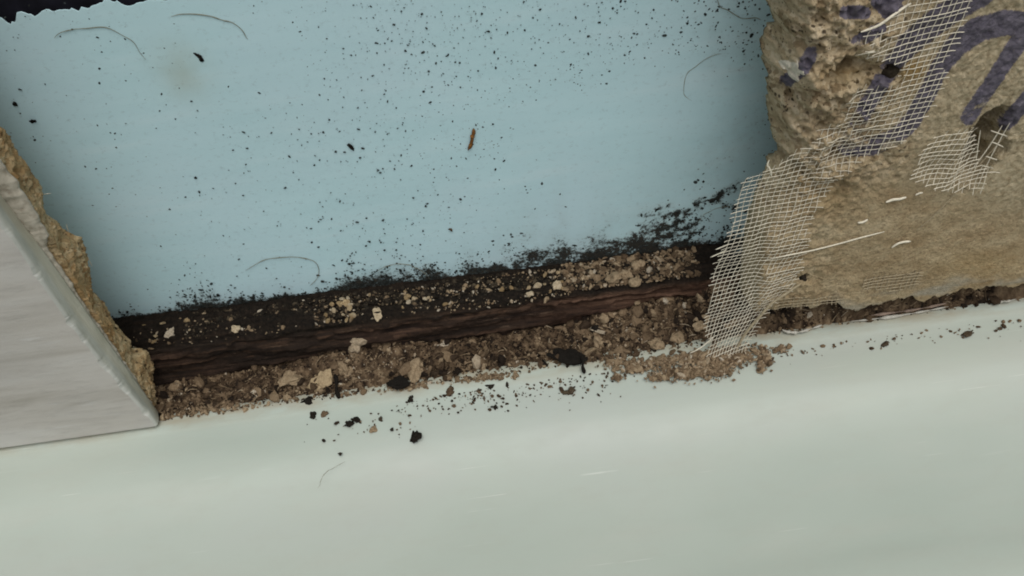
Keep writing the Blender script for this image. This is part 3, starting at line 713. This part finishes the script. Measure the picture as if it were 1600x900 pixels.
LUMPS = [
    ('board_lump', 500, 596, 38, 'largest flat tan lump lying in the debris beside a black stick', 'lump', M_TAN, 'bed', .62, .35, 1.15),
    ('board_lump', 452, 592, 30, 'tan wedge shaped lump left of the largest lump in the debris', 'lump', M_DEB, 'bed', .82, .5, 1.2),
    ('board_lump', 540, 577, 26, 'ochre lump standing just above the largest lump in the debris', 'lump', M_DEB, 'bed', .78, .8, .9),
    ('plaster_lump', 558, 538, 27, 'whitish grey lump leaning against the front of the timber', 'lump', M_DEB, 'front', .9, .7, .95),
    ('board_lump', 650, 580, 28, 'light brown lump in the debris right of the tall heap', 'lump', M_DEB, 'bed', .8, .6, 1.3),
    ('board_lump', 943, 497, 20, 'square tan lump at the top of the debris near the timber', 'lump', M_DEB, 'bed', .8, .9, .9),
    ('board_lump', 938, 532, 22, 'round tan lump in the debris above the black gap', 'lump', M_DEB, 'bed', .8, .8, 1.0),
    ('board_lump', 1025, 538, 26, 'tan lump in the debris left of the hanging mesh', 'lump', M_DEB, 'bed', .78, .7, 1.1),
    ('board_lump', 1058, 528, 22, 'brown lump in the heap beside the hanging mesh', 'lump', M_DEB, 'bed', .75, .7, 1.1),
    ('board_lump', 1098, 498, 22, 'grey tan lump touching the left fringe of the mesh', 'lump', M_DEB, 'bed', .85, .7, 1.2),
    ('board_lump', 1094, 510, 18, 'pale tan lump under the left fringe of the mesh', 'lump', M_DEB, 'bed', .85, .7, 1.1),
    ('chip', 368, 513, 17, 'single oval cream chip lying alone on the black timber', 'chip', M_TAN, 'timber', .8, .4, .72),
    ('chip', 266, 522, 16, 'dirty whitish chip on the left end of the black timber', 'chip', M_DEB, 'timber', .98, .5, .8),
    ('chip', 590, 490, 14, 'flat oval cream flake on the edge of the timber', 'chip', M_TAN, 'timber', .8, .35, 1.5),
    ('chip', 540, 474, 17, 'ochre chip standing highest in the crumb cluster on the timber', 'chip', M_TAN, 'timber', .55, .8, .85),
    ('chip', 841, 447, 14, 'small yellow chip on black mould near the timber middle', 'chip', M_TAN, 'timber', .8, .7, .9),
    ('chip', 828, 459, 11, 'little pale chip below the small yellow chip', 'chip', M_TAN, 'timber', .9, .7, .9),
    ('chip', 870, 446, 13, 'narrow pale chip right of the small yellow chip', 'chip', M_TAN, 'timber', .85, .7, 1.4),
    ('board_lump', 998, 416, 20, 'tan lump highest in the crumb heap on the timber', 'lump', M_DEB, 'timber', .8, .8, 1.0),
    ('board_lump', 977, 428, 20, 'tan lump left of the highest lump in the timber heap', 'lump', M_DEB, 'timber', .8, .7, 1.1),
    ('board_lump', 958, 435, 22, 'brownish tan lump at the left of the timber heap', 'lump', M_DEB, 'timber', .8, .7, 1.2),
    ('board_lump', 992, 440, 17, 'pale tan lump at the lower rim of the timber heap', 'lump', M_DEB, 'timber', .8, .7, 1.0),
    ('black_flake', 648, 685, 20, 'largest black flake lying alone on the tub rim', 'flake', M_BLACK, 'tub', .25, .45, 1.4),
    ('black_flake', 558, 656, 13, 'upright black flake, right one of a close pair on the tub', 'flake', M_BLACK, 'tub', .2, .6, 1.3),
    ('black_flake', 546, 663, 11, 'black flake, left one of a close pair on the tub', 'flake', M_BLACK, 'tub', .2, .5, 1.2),
    ('tan_crumb', 584, 671, 14, 'tan crumb with a dark side lying on the tub rim', 'crumb', M_DEB, 'tub', .8, .6, 1.1),
    ('dark_crumb', 612, 671, 8, 'dark crumb just right of the tan crumb on the tub', 'crumb', M_BLACK, 'tub', .6, .6, 1.0),
    ('dark_crumb', 594, 655, 8, 'dark crumb just above the tan crumb on the tub', 'crumb', M_BLACK, 'tub', .8, .6, 1.0),
    ('dark_crumb', 532, 709, 6, 'lone dark speck nearest the bottom of the tub rim', 'crumb', M_BLACK, 'tub', .7, .7, 1.0),
    ('black_flake', 488, 649, 11, 'black crumb leftmost on the tub rim', 'flake', M_BLACK, 'tub', .2, .5, 1.2),
    ('grey_crumb', 507, 646, 12, 'grey crumb beside the leftmost black crumb on the tub', 'crumb', M_DEB, 'tub', .45, .5, 1.3),
    ('black_flake', 485, 625, 17, 'flat black flake on the tub lip left of the stick', 'flake', M_BLACK, 'tub', .1, .5, 1.5),
    ('dark_crumb', 889, 612, 17, 'large speckled dark crumb on the tub below the second stick', 'crumb', M_BLACK, 'tub', .9, .8, 1.0),
    ('brown_crumb', 702, 612, 15, 'flat brown crumb on the tub right below the debris', 'crumb', M_DEB, 'tub', .3, .4, 1.5),
    ('dark_crumb', 773, 636, 10, 'black crumb in the middle of the tub rim scatter', 'crumb', M_BLACK, 'tub', .3, .7, 1.0),
    ('dark_crumb', 642, 623, 11, 'black crumb on the tub right of the first stick', 'crumb', M_BLACK, 'tub', .3, .6, 1.2),
    ('dark_crumb', 765, 603, 13, 'black crumb close under the debris in mid rim', 'crumb', M_BLACK, 'tub', .4, .6, 1.3),
    ('black_flake', 853, 573, 16, 'flat black flake on the lip below the black gap', 'flake', M_BLACK, 'tub', .1, .4, 1.5),
    ('dark_crumb', 1384, 537, 10, 'lone grey crumb on the tub below the lettered board', 'crumb', M_BLACK, 'tub', .9, .5, 1.4),
    ('dark_crumb', 1513, 521, 13, 'large grey crumb at the right of the tub rim', 'crumb', M_BLACK, 'tub', .95, .4, 1.5),
    ('black_gap_fill', 882, 556, 27, 'black lump standing in for the shaded gap in the debris', 'mould', M_BLACK, 'bed', .02, .34, 1.9, None, -.2, 2, .0042, .75),  # black lump stands in for the shade inside a slit-like gap
    ('black_gap_fill', 622, 602, 24, 'black lump standing in for the dark gap at the foot of the tall heap', 'mould', M_BLACK, 'bed', .02, .4, 1.6, None, .2, 2, .0042, .75),  # dark gap here too, its shade built as a black lump
    ('black_gap_fill', 931, 514, 18, 'black clump in the debris between two tan lumps', 'mould', M_BLACK, 'bed', .05, .6, .9),
    ('dark_clump', 1255, 434, 17, 'dark clump stuck in a hole of the board beside the mesh', 'mould', M_BLACK, 'board', .55, .6, 1.3),
    ('dark_clump', 1392, 112, 32, 'grey black clump in the gap of the mesh', 'mould', M_BLACK, 'board', .75, .5, 1.2),
    ('black_fleck', 311, 89, 12, 'black fleck beside the brown stain on the blue sheet', 'fleck', M_BLACK, 'blue', .05, .35, 1.7),
    ('black_fleck', 549, 231, 13, 'largest black fleck in the middle of the blue sheet', 'fleck', M_BLACK, 'blue', .05, .35, 1.5),
    ('black_fleck', 23, 162, 9, 'black fleck at the far left of the blue sheet', 'fleck', M_BLACK, 'blue', .05, .4, 1.2),
    ('black_fleck', 51, 190, 10, 'slanting black fleck near the left chipboard', 'fleck', M_BLACK, 'blue', .05, .3, 1.9),
    ('brown_fleck', 704, 359, 11, 'small brown fleck low on the middle of the blue sheet', 'fleck', M_DEB, 'blue', .35, .4, 1.2),
]
for a in LUMPS: lump(*a)

# ragged splash of plaster: a low dome with a spiky outline
pp = board_hit(1233, 104)
th_ = np.linspace(0, 2 * math.pi, 49); rr_ = np.linspace(0, 1, 8)
TH, RR = np.meshgrid(th_, rr_, indexing='ij')
out_ = .0027 * (1 + .45 * fbm(np.cos(TH) * 1.6, np.sin(TH) * 1.6, 0, 501, 3) + .9 * np.exp(-((TH - 1.45) / .16) ** 2))
Xs, Zs = RR * out_ * np.cos(TH) * .9, RR * out_ * np.sin(TH) * 1.35
hs_ = board_h(pp[0] + Xs, pp[2] + Zs) - pp[1]
Ys = hs_ - .0010 * (1 - RR ** 2) - .0003 + .0004 * fbm(Xs * 900, Zs * 900, 0, 503, 3) + .0012 * (RR > .97)
tag(link('plaster_splash', grid_mesh('plaster_splash', np.stack([Xs, Ys, Zs], -1)), M_PLASTER, None, pp), 'cream white plaster splash on the broken edge of the board', 'plaster')

# black sticks across the tub lip
def stick(px0, py0, px1, py1, w, label):
    a = at_z(px0, py0, .006); b = at_z(px1, py1, .0022)
    t = np.linspace(0, 1, 9)[:, None]
    P_ = a + (b - a) * t + np.stack([.0004 * np.sin(t[:, 0] * 7), 0 * t[:, 0], .0003 * np.sin(t[:, 0] * 11)], 1)
    rr = w * (1 + .3 * np.sin(t[:, 0] * 9)); rr[0] *= .5; rr[-1] *= .6
    v, f = tube(P_ - b, rr, 6)
    o = link('black_stick', mesh_np('black_stick', v, f, {'tone': np.full(len(v), .05)}), M_BLACK, None, b)
    tag(o, label, 'stick', 'black sticks across the tub lip')
stick(523, 585, 529, 622, .0011, 'thin black stick across the tub lip right of the largest lump')
stick(909, 556, 913, 583, .0010, 'thin black stick across the tub lip right of the black gap')

# ---- crumbs on the timber: pickable ones are things, dust is joined
grp = 'pale crumbs on the timber top'
shapes = [mesh_np('timber_crumb', crumb_verts(rng, 1, .35, .6, rng.uniform(.9, 1.5)), crumb_faces(1), {'tone': np.full(42, t_)}, False) for t_ in (.2, .35, .5, .6, .75, .9, 1.0, .45)]
def timber_spot(px, f):
    """f 0 = timber's front edge, 1 = against the blue sheet"""
    y = .0335 + f * .021
    x = at_z(px, 480, .029)[0]
    return np.array([x, y, junction_z(x) + .0002 - .0016 * (1 - f) ** 3])
def scatter_timber(n, lo, hi, f0, f1, s0, s1):
    out = []
    for _ in range(n):
        out.append((timber_spot(rng.uniform(lo, hi), rng.uniform(f0, f1)), rng.uniform(s0, s1)))
    return out
CLUSTERS = [((14, 508, 560, .05, .8, .0011, .0021), 'tan crumb in the cluster on the timber above the whitish lump'), ((12, 575, 700, .15, .8, .001, .0016), 'tan crumb strewn on the timber right of the flat cream flake'),
            ((12, 720, 890, .1, .8, .0009, .0014), 'tan crumb strewn on black mould in the middle of the timber'), ((30, 890, 1105, .25, 1.0, .0010, .0019), 'brown crumb in the heap on the timber beside the mesh'), ((7, 240, 340, .1, .8, .0008, .0015), 'tan crumb on the left end of the timber near the chipboard')]
for args, lab in CLUSTERS:
    for p, s_ in scatter_timber(*args):
        me = shapes[rng.integers(len(shapes))]
        heap = args[1] == 890
        o = link('timber_crumb', me.copy() if heap else me, None, None, p + np.array([0, 0, s_ * .35]))
        if not o.data.materials: o.data.materials.append(M_TAN)
        if heap: o.data.materials[0] = M_DEB
        o.scale = (s_, s_, s_); o.rotation_euler = (rng.normal() * .5, rng.normal() * .5, rng.uniform(0, 6.28))
        tag(o, lab, 'crumb', grp)
pos, siz, ton = [], [], []
for n, lo, hi, f0, f1 in ((200, 225, 500, -.05, .95), (330, 490, 720, 0, .9), (420, 700, 900, -.1, .95), (1300, 890, 1120, .05, 1.05)):
    for _ in range(n):
        p = timber_spot(rng.uniform(lo, hi), rng.uniform(f0, f1)); s_ = float(lognorm(1, .00042, .5, .0002, .0014)[0]) * (1.6 if lo == 890 else 1)
        pos.append(p + np.array([0, 0, s_ * .3])); siz.append(s_); ton.append(np.clip(rng.normal(.55 if lo == 890 else .72, .22), 0, 1))
dust = link('timber_dust', crumb_cloud('timber_dust', np.array(pos), siz, None, ton, 0, .6, .6, (.9, 1.7), rng), M_DEB)
tag(dust, 'fine tan dust and grit strewn over the black timber', 'debris', kind='stuff')
# black mould grit on the timber top and along the foot of the blue sheet
pos, siz = [], []
for _ in range(3200):
    px = rng.uniform(300, 1120); p = timber_spot(px, rng.uniform(.15, 1.0)); pos.append(p); siz.append(float(lognorm(1, .0006, .45, .0003, .0016)[0]))
grit = link('black_grit', crumb_cloud('black_grit', np.array(pos), siz, None, None, 0, .7, .8, (.9, 1.5), rng), M_BLACK)
tag(grit, 'black mouldy grit covering the top of the timber', 'mould', kind='stuff')

# ---- mould specks on the blue sheet (thousands)
pos, siz, ton = [], [], []
def add_speck(px, py, r_px, tone):
    p = at_y(px, py, YB - .0002)
    if p[2] < junction_z(p[0]): return
    pos.append(p); siz.append(r_px * np.linalg.norm(p - CAM) / FPX); ton.append(tone)
n = 0
while n < 3000:
    px, py = rng.uniform(0, 1215), rng.uniform(0, 500)
    dens = .12 + .55 * smooth(350, 700, px) * smooth(420, 60, py) + .25 * smooth(300, 650, px) + .35 * smooth(900, 1150, px)
    dens *= .55 + .9 * (vnoise(px / 60, py / 45, 0, 201) * .5 + .5)
    if rng.uniform() > dens: continue
    n += 1
    r_ = float(lognorm(1, .60, .48, .25, 2.0)[0]) * (1 + .45 * smooth(950, 1150, px))
    add_speck(px, py, r_, rng.uniform(.05, .6) if r_ > .9 else rng.uniform(.3, .95))
big = [(272, 37), (844, 15), (113, 46), (94, 57), (195, 61), (155, 107), (155, 130), (357, 135), (274, 186), (54, 219), (176, 294), (145, 321), (290, 308), (265, 327), (133, 260), (384, 257), (386, 232), (405, 100 + 45), (507, 123), (526, 125), (634, 80), (612, 64), (633, 79), (659, 22), (499, 148), (560, 202), (776, 46), (820, 47), (868, 124), (892, 101), (487, 379), (594, 270), (491, 258), (550, 396), (556, 394), (573, 341), (661, 361), (774, 265), (665, 322), (866, 328), (846, 348), (850, 346), (942, 354), (1000, 226), (957, 263), (884, 300), (895, 297), (1150, 213), (1139, 219), (958, 13), (970, 10), (957, 13), (977, 2), (1086, 18), (1074, 37), (1092, 38), (1096, 36), (1118, 42), (1124, 58), (1127, 66), (1133, 77), (1105, 72), (1070, 92), (1166, 51), (1175, 66), (1155, 5), (1153, 10), (1191, 193), (1196, 171)]
for px, py in big: add_speck(px, py, rng.uniform(1.1, 1.9), rng.uniform(0, .35))
# fuzzy band along the foot and the patches at its right end
cand_x = rng.uniform(-.23, .135, 60000); cand_z = .016 + (rng.uniform(0, 1, 60000) ** 2.0) * .075
fld = mould_field(cand_x, cand_z)
clump = vnoise(cand_x * 420, cand_z * 520, 0, 207) * .5 + .5
keep = (rng.uniform(0, 1, 60000) < (fld ** 1.15) * (.1 + 1.3 * clump ** 1.3) * 1.0) & (cand_z > junction_z(cand_x))
for x, z in list(zip(cand_x[keep], cand_z[keep]))[:9000]:
    pos.append(np.array([x, YB - .0003, z])); siz.append(float(lognorm(1, .00031, .55, .00015, .0011)[0])); ton.append(rng.uniform(0, .4))
specks = link('mould_specks', crumb_cloud('mould_specks', np.array(pos), siz, None, ton, 0, .12, .4, (1.0, 1.9), rng, WALL_BASIS), M_MOULD)
tag(specks, 'countless black mould specks on the pale blue sheet', 'mould', kind='stuff')

# ---- small crumbs scattered on the tub
def lip_py(px): return 704 - .1395 * px
for nm, lab, ranges in (('tub_grit', 'fine dark grit scattered on the tub below the hole', ((470, 620, 26, 18, 30), (620, 760, 110, 10, 32), (740, 960, 170, 8, 30), (940, 1180, 60, 14, 16))), ('tub_grit', 'fine grey grit scattered on the tub below the lettered board', ((1200, 1600, 90, 14, 22),))):
    pos, siz, ton = [], [], []
    for lo, hi, n, d0, dsc in ranges:
        for _ in range(n):
            px = rng.uniform(lo, hi); dd = d0 + abs(rng.normal(0, .6)) * dsc * (.6 + .8 * (vnoise(px / 30, 0, 0, 401) * .5 + .5))
            r_ = float(lognorm(1, .00042, .5, .0002, .0012)[0])
            pos.append(at_z(px, lip_py(px) + dd, .0004) + np.array([0, 0, r_ * .3])); siz.append(r_)
            ton.append(rng.uniform(.0, .5) if lo < 1200 else rng.uniform(.2, .6))
    tag(link(nm, crumb_cloud(nm, np.array(pos), siz, None, ton, 0, .3, .5, (.9, 1.8), rng), M_DEB), lab, 'grit', kind='stuff')

# ---- hairs and a brown sliver on the blue sheet, one hair on the tub
def strand(name, pts, r, label, cat, mat, Y=YB - .0006, group=None, tubz=None, taper=True, k=10):
    P_ = np.array([at_y(a, b, Y) if tubz is None else at_z(a, b, tubz) for a, b in pts])
    P_ = catmull(P_, k)
    t = np.linspace(-1, 1, len(P_))
    rr = r * (np.sqrt(np.clip(1 - t ** 4, .08, 1)) if taper else np.ones(len(P_)))
    if name == 'sealant_remnant': rr = rr * (.75 + .6 * fbm(t * 6, pts[0][0], 0, 5, 3)).clip(.2, 1.5)
    if name == 'hair':
        rr = rr * .72 * (1 + .35 * vnoise(t * 8, pts[0][0], 0, 9)); P_ = P_ + np.stack([.0006 * vnoise(t * 3.5, pts[0][0], k_ * 7, 11) * (k_ != 1) for k_ in range(3)], 1)
    if name == 'brown_sliver': rr = rr * (1 + .5 * vnoise(t * 9, 0, 0, 3))
    v, f = tube(P_ - P_[0], rr, 5)
    o = link(name, mesh_np(name, v, f), mat, None, P_[0])
    return tag(o, label, cat, group)
HG = 'hairs stuck to the blue sheet'
strand('hair', [(85, 60), (100, 49), (120, 44), (150, 43), (178, 48), (200, 60), (215, 76), (228, 92)], .00022, 'faint arched hair at the upper left of the blue sheet', 'hair', M_HAIR, group=HG)
strand('hair', [(268, 26), (290, 23), (320, 24), (345, 30), (366, 39), (380, 52), (387, 62)], .00026, 'arched hair above the brown stain on the blue sheet', 'hair', M_HAIR, group=HG)
strand('hair', [(383, 422), (400, 412), (420, 405), (450, 401), (475, 403), (491, 410), (498, 424), (494, 436), (484, 446)], .00027, 'hooked hair low on the left half of the blue sheet', 'hair', M_HAIR, group=HG)
strand('hair', [(590, 424), (605, 416), (625, 413), (645, 415), (660, 424), (672, 436)], .00025, 'arched hair running into the black mould', 'hair', M_HAIR, group=HG)
strand('hair', [(1116, -4), (1124, 8), (1136, 17), (1150, 25), (1162, 30), (1178, 29), (1188, 32)], .00024, 'dark hair at the upper right of the blue sheet', 'hair', M_HAIR, group=HG)
strand('hair', [(1128, 84), (1110, 90), (1092, 100), (1075, 112), (1068, 128), (1068, 145), (1080, 157), (1098, 166)], .0002, 'thin bow shaped hair beside the right hand mould spots', 'hair', M_HAIR, group=HG)
strand('hair', [(1148, 320), (1120, 326), (1100, 336), (1088, 350)], .00016, 'short thin hair at the mould patch by the mesh', 'hair', M_HAIR, group=HG)
strand('hair', [(540, 720), (522, 730), (506, 744), (496, 762)], .00016, 'thin curved hair lying on the tub rim', 'hair', M_HAIR, tubz=.0002)
sl = strand('brown_sliver', [(740, 201), (740, 208), (738, 214), (737, 221), (735, 228), (731, 235)], .00095, 'rusty brown sliver standing on the middle of the blue sheet', 'sliver', M_SLIVER, Y=YB - .001)

# ---- glass fibre mesh
def thread_y(X, Z):
    h = np.minimum(board_h(X, Z), .0020)
    off = X < edge_fn(Z)
    h = np.where(off, .0016 + .0012 * np.sin(Z * 130), h)
    y = h - .0007
    low = np.clip(.028 - Z, 0, .03)
    return y - low * .30
def clip_runs(mask):
    runs, st = [], None
    for i, m_ in enumerate(mask):
        if m_ and st is None: st = i
        if not m_ and st is not None: runs.append((st, i)); st = None
    if st is not None: runs.append((st, len(mask)))
    return runs
def mesh_patch(name, poly_px, label, dx, dz, r, mat, warpfn, x_rng, z_rng, group, seed, fray=3, gaps=0.0, parts=True, lift=0.0, tilt=0.0):
    lr = np.random.default_rng(seed)
    root = empty(name, (0, 0, 0)) if parts else None
    allv, allf, kk = [], [], 0
    poly = [tuple(p) for p in poly_px]
    step = .0008
    def emit(kind, X, Z):
        nonlocal kk
        X2, Z2 = warpfn(X, Z)
        PX_, PY_ = px_of(X2, 0.0, Z2)
        ins = in_poly(PX_, PY_, poly)
        if gaps > 0: ins &= vnoise(X2 * 160, Z2 * 160, 0, seed) > -1 + gaps
        for a, b in clip_runs(ins):
            a2, b2 = max(0, a - lr.integers(0, fray + 1)), min(len(X), b + lr.integers(0, fray + 1))
            if b2 - a2 < 5: continue
            x, z = X2[a2:b2], Z2[a2:b2]
            y = thread_y(x, z); kw = min(9, len(y) // 2 * 2 - 1); yp = np.pad(y, kw // 2, 'edge'); y = np.convolve(yp, np.ones(kw) / kw, 'valid') - lift + .00018 * vnoise(x * 500, z * 500, 0, seed + 3) + (0.0002 if kind == 'warp_thread' else -.0002)
            # loose ends curl outwards
            e = np.minimum(np.arange(len(x)), np.arange(len(x))[::-1]); y = y - .0005 * np.exp(-e / 2.0) * lr.uniform(0, 2)
            v, f = tube(np.stack([x, y, z], 1), r * lr.uniform(.8, 1.2), 4)
            if parts: link(kind, mesh_np(kind, v, f), mat, root)
            else:
                allv.append(v); allf.append(f + kk); kk += len(v)
    xs0 = np.arange(x_rng[0], x_rng[1], dx); zs0 = np.arange(z_rng[0], z_rng[1], dz)
    zl = np.arange(z_rng[0], z_rng[1], step); xl = np.arange(x_rng[0], x_rng[1], step)
    for x in xs0:
        x = x + lr.normal(0, .00014)
        emit('warp_thread', np.full_like(zl, x) + .0002 * vnoise(zl * 40, x * 900, 0, seed + 5), zl)
    for z in zs0:
        z = z + lr.normal(0, .00014)
        emit('weft_thread', xl, np.full_like(xl, z) + tilt * (xl - xl.mean()) + .0002 * vnoise(xl * 40, z * 900, 1, seed + 7))
    if not parts:
        root = link(name, mesh_np(name, np.vstack(allv), np.vstack(allf)), mat)
    return tag(root, label, 'mesh', group)
def bunch(X, Z):
    t = smooth(.075, .0, Z)
    X = X + .10 * (Z - .12) + .12 * np.minimum(Z - .10, 0)
    X2 = X + t * (.105 - X) * .36 - .004 * t * smooth(.03, 0, Z)
    Z2 = Z + (.09 + t * .10) * (X - .14)
    # pulled a little towards the torn corner
    X2 = X2 - .002 * np.exp(-((Z - .115) / .03) ** 2)
    return X2, Z2
MAIN = [(1438, -12), (1420, 8), (1384, 36), (1346, 52), (1352, 84), (1378, 92), (1412, 98), (1404, 128), (1372, 134), (1328, 138), (1326, 160), (1312, 192), (1288, 200), (1272, 224), (1246, 238), (1216, 256), (1164, 282), (1156, 310), (1146, 350), (1130, 392), (1116, 422), (1114, 460), (1102, 500), (1106, 530), (1094, 575),
        (1140, 578), (1158, 540), (1176, 512), (1206, 478), (1238, 446), (1254, 402), (1262, 350), (1286, 310), (1318, 266), (1350, 242), (1392, 226), (1420, 204), (1442, 178), (1470, 134), (1482, 112), (1462, 112), (1480, 84), (1504, 44), (1518, -12)]
mesh_patch('fibre_mesh', MAIN, 'long torn strip of cream fibreglass mesh hanging over the board edge', .0027, .0026, .00018, M_THREAD, bunch, (.085, .25), (-.015, .235), 'fibreglass mesh on the board', 301, 3)
PATCH = [(1422, 270), (1440, 228), (1466, 206), (1504, 196), (1516, 204), (1520, 232), (1530, 256), (1546, 264), (1530, 292), (1478, 292), (1440, 280)]
pc = at_y(1535, 225, 0)
def pucker(X, Z):
    dx_, dz_ = X - pc[0], Z - pc[2]
    q = np.exp(-((dx_ / .018) ** 2 + (dz_ / .02) ** 2))
    return X + .2 * dz_ - .006 * q * smooth(-.02, .01, dx_), Z + .1 * dx_ - .004 * q + .15 * dx_ * q
mesh_patch('fibre_mesh', PATCH, 'puckered patch of cream fibreglass mesh over the hole in the board', .0028, .0028, .00019, M_THREAD, pucker, (.165, .235), (.07, .14), 'fibreglass mesh on the board', 311, 4, lift=.0013)
BUR = [(1342, 448), (1352, 430), (1400, 424), (1442, 420), (1430, 446), (1390, 452)]
ident = lambda X, Z: (X, Z)
tag(mesh_patch('embedded_mesh', BUR, 'faint patch of mesh buried in the lower middle of the board', .0026, .0024, .00022, M_THREAD_DIRTY, ident, (.14, .25), (.02, .09), 'fibreglass mesh on the board', 321, 1, .25, False, lift=.0), kind=None)
BUR2 = [(1206, 484), (1212, 466), (1300, 458), (1322, 462), (1318, 470), (1284, 474)]
mesh_patch('embedded_mesh', BUR2, 'faint band of mesh buried along the bottom edge of the board', .0026, .0024, .00022, M_THREAD_DIRTY, ident, (.12, .2), (.01, .07), 'fibreglass mesh on the board', 331, 1, .25, False, lift=.0)

# loose threads and clipped fibres on the board
def on_board(name, pts, r, label, cat, mat, group=None, lift=.0009):
    P_ = []
    for a, b in pts:
        p = at_y(a, b, 0.0)
        for _ in range(3): p = at_y(a, b, float(np.minimum(board_h(np.array(p[0]), np.array(p[2])), .002)) - lift)
        P_.append(p)
    P_ = catmull(P_, 6); t = np.linspace(-1, 1, len(P_))
    v, f = tube(P_ - P_[0], r * np.sqrt(np.clip(1 - t ** 6, .15, 1)), 5)
    o = link(name, mesh_np(name, v, f), mat, None, P_[0])
    return tag(o, label, cat, group)
TG = 'loose fibres on the board'
on_board('loose_thread', [(1192, 407), (1230, 399), (1270, 391), (1310, 381), (1350, 370), (1382, 362)], .0004, 'long straight cream thread crossing the mesh and lower board', 'thread', M_THREAD, TG)
on_board('loose_thread', [(1432, 360), (1460, 336), (1490, 305), (1500, 292), (1530, 258), (1560, 224), (1572, 212)], .00022, 'thin slanting thread from the puckered patch down the board', 'thread', M_THREAD_DIRTY, TG)
for pts_, lab_ in [([(1578, 192), (1566, 212), (1552, 238), (1538, 266), (1528, 292)], 'frayed thread bordering the hole in the board on its right'), ([(1566, 196), (1550, 222), (1530, 250), (1512, 272)], 'frayed thread slanting across the hole in the board'), ([(1532, 203), (1528, 228), (1525, 252)], 'frayed upright thread on the left of the hole'), ([(1548, 204), (1562, 209), (1574, 213)], 'uppermost short thread over the hole'), ([(1550, 222), (1560, 226), (1568, 230)], 'second short thread over the hole'), ([(1540, 244), (1552, 248), (1560, 250)], 'third short thread over the hole'), ([(1532, 258), (1544, 261), (1552, 263)], 'lowest short thread over the hole')]:
    on_board('frayed_thread', pts_, .00026, lab_, 'thread', M_THREAD, TG)
on_board('clipped_fibre', [(1384, 316), (1395, 312), (1405, 311), (1416, 308)], .0007, 'clipped cream fibre below the puckered mesh', 'fibre', M_THREAD, TG)
on_board('clipped_fibre', [(1430, 305), (1436, 302), (1442, 301)], .00045, 'shortest clipped cream fibre below the puckered mesh', 'fibre', M_THREAD, TG)
on_board('clipped_fibre', [(1340, 348), (1348, 347), (1356, 343)], .0006, 'clipped cream fibre left of centre on the board', 'fibre', M_THREAD, TG)
on_board('clipped_fibre', [(1393, 387), (1402, 381), (1412, 378), (1423, 377)], .0006, 'clipped cream fibre right of the long straight thread', 'fibre', M_THREAD, TG)
on_board('loose_thread', [(1345, 50), (1372, 40), (1395, 24), (1412, 12), (1424, 5)], .0006, 'stiff cream thread along the upper left border of the mesh', 'thread', M_THREAD, TG)
on_board('loose_thread', [(1336, 87), (1360, 82), (1374, 80)], .0003, 'short loose mesh thread beside the upper gap in the mesh', 'thread', M_THREAD, TG)
strand('loose_thread', [(1206, 276), (1203, 264), (1199, 258), (1202, 250)], .0004, 'bent mesh thread sticking up at the board corner', 'thread', M_THREAD, Y=.0005, group=TG)
strand('loose_thread', [(1118, 390), (1128, 386), (1138, 382)], .0003, 'upper loose mesh end pointing left over the blue sheet', 'thread', M_THREAD, Y=.0003, group=TG)
strand('loose_thread', [(1110, 402), (1124, 396), (1136, 390)], .0003, 'lower loose mesh end pointing left over the timber', 'thread', M_THREAD, Y=.0003, group=TG)
strand('loose_thread', [(1078, 552), (1092, 545), (1104, 536), (1118, 524)], .0004, 'frayed thread at the lower left foot of the mesh', 'thread', M_THREAD, Y=-.004, group=TG)
# folded lower hem of the mesh
hem = [(1250, 444), (1232, 456), (1206, 474), (1186, 496), (1172, 512), (1158, 532), (1146, 556), (1138, 572)]
strand('mesh_hem', hem, .0008, 'thick folded hem along the lower right border of the mesh', 'thread', M_THREAD_DIRTY, Y=-.0045, group=TG)
# fibres from the left chipboard
for i, (pts, lab) in enumerate([([(66, 304), (72, 303), (80, 302)], 'fine pale fibre sticking out of the chipboard at mid height'), ([(108, 363), (105, 356), (104, 350)], 'upright pale fibre on the step of the chipboard edge'), ([(136, 398), (140, 408), (144, 416)], 'fine pale fibre hanging at the widest part of the chipboard')]):
    strand('wood_fibre', pts, .0002, lab, 'fibre', M_PLASTER, Y=.0295, group='fibres on the chipboard edge')

# ---- remnants of sealant under the backer board
def remnant(pts, r, label, mat, zz_=.0035):
    strand('sealant_remnant', pts, r, label, 'sealant', mat, tubz=zz_, group='sealant remnants under the board')
remnant([(1222, 515), (1232, 519), (1248, 519), (1266, 514), (1284, 508)], .0009, 'curved white sealant remnant nearest the mesh', M_SEAL)
remnant([(1330, 502), (1360, 499), (1400, 494), (1440, 487), (1482, 479)], .0010, 'long pinkish sealant remnant under the middle of the board', M_SEAL, .0028)
remnant([(1350, 494), (1400, 488), (1440, 482), (1478, 474)], .0011, 'reddish sealant line above the long remnant', M_PINK, .0035)
remnant([(1544, 467), (1556, 471), (1572, 471), (1588, 467)], .0009, 'curved white sealant remnant at the far right', M_SEAL)
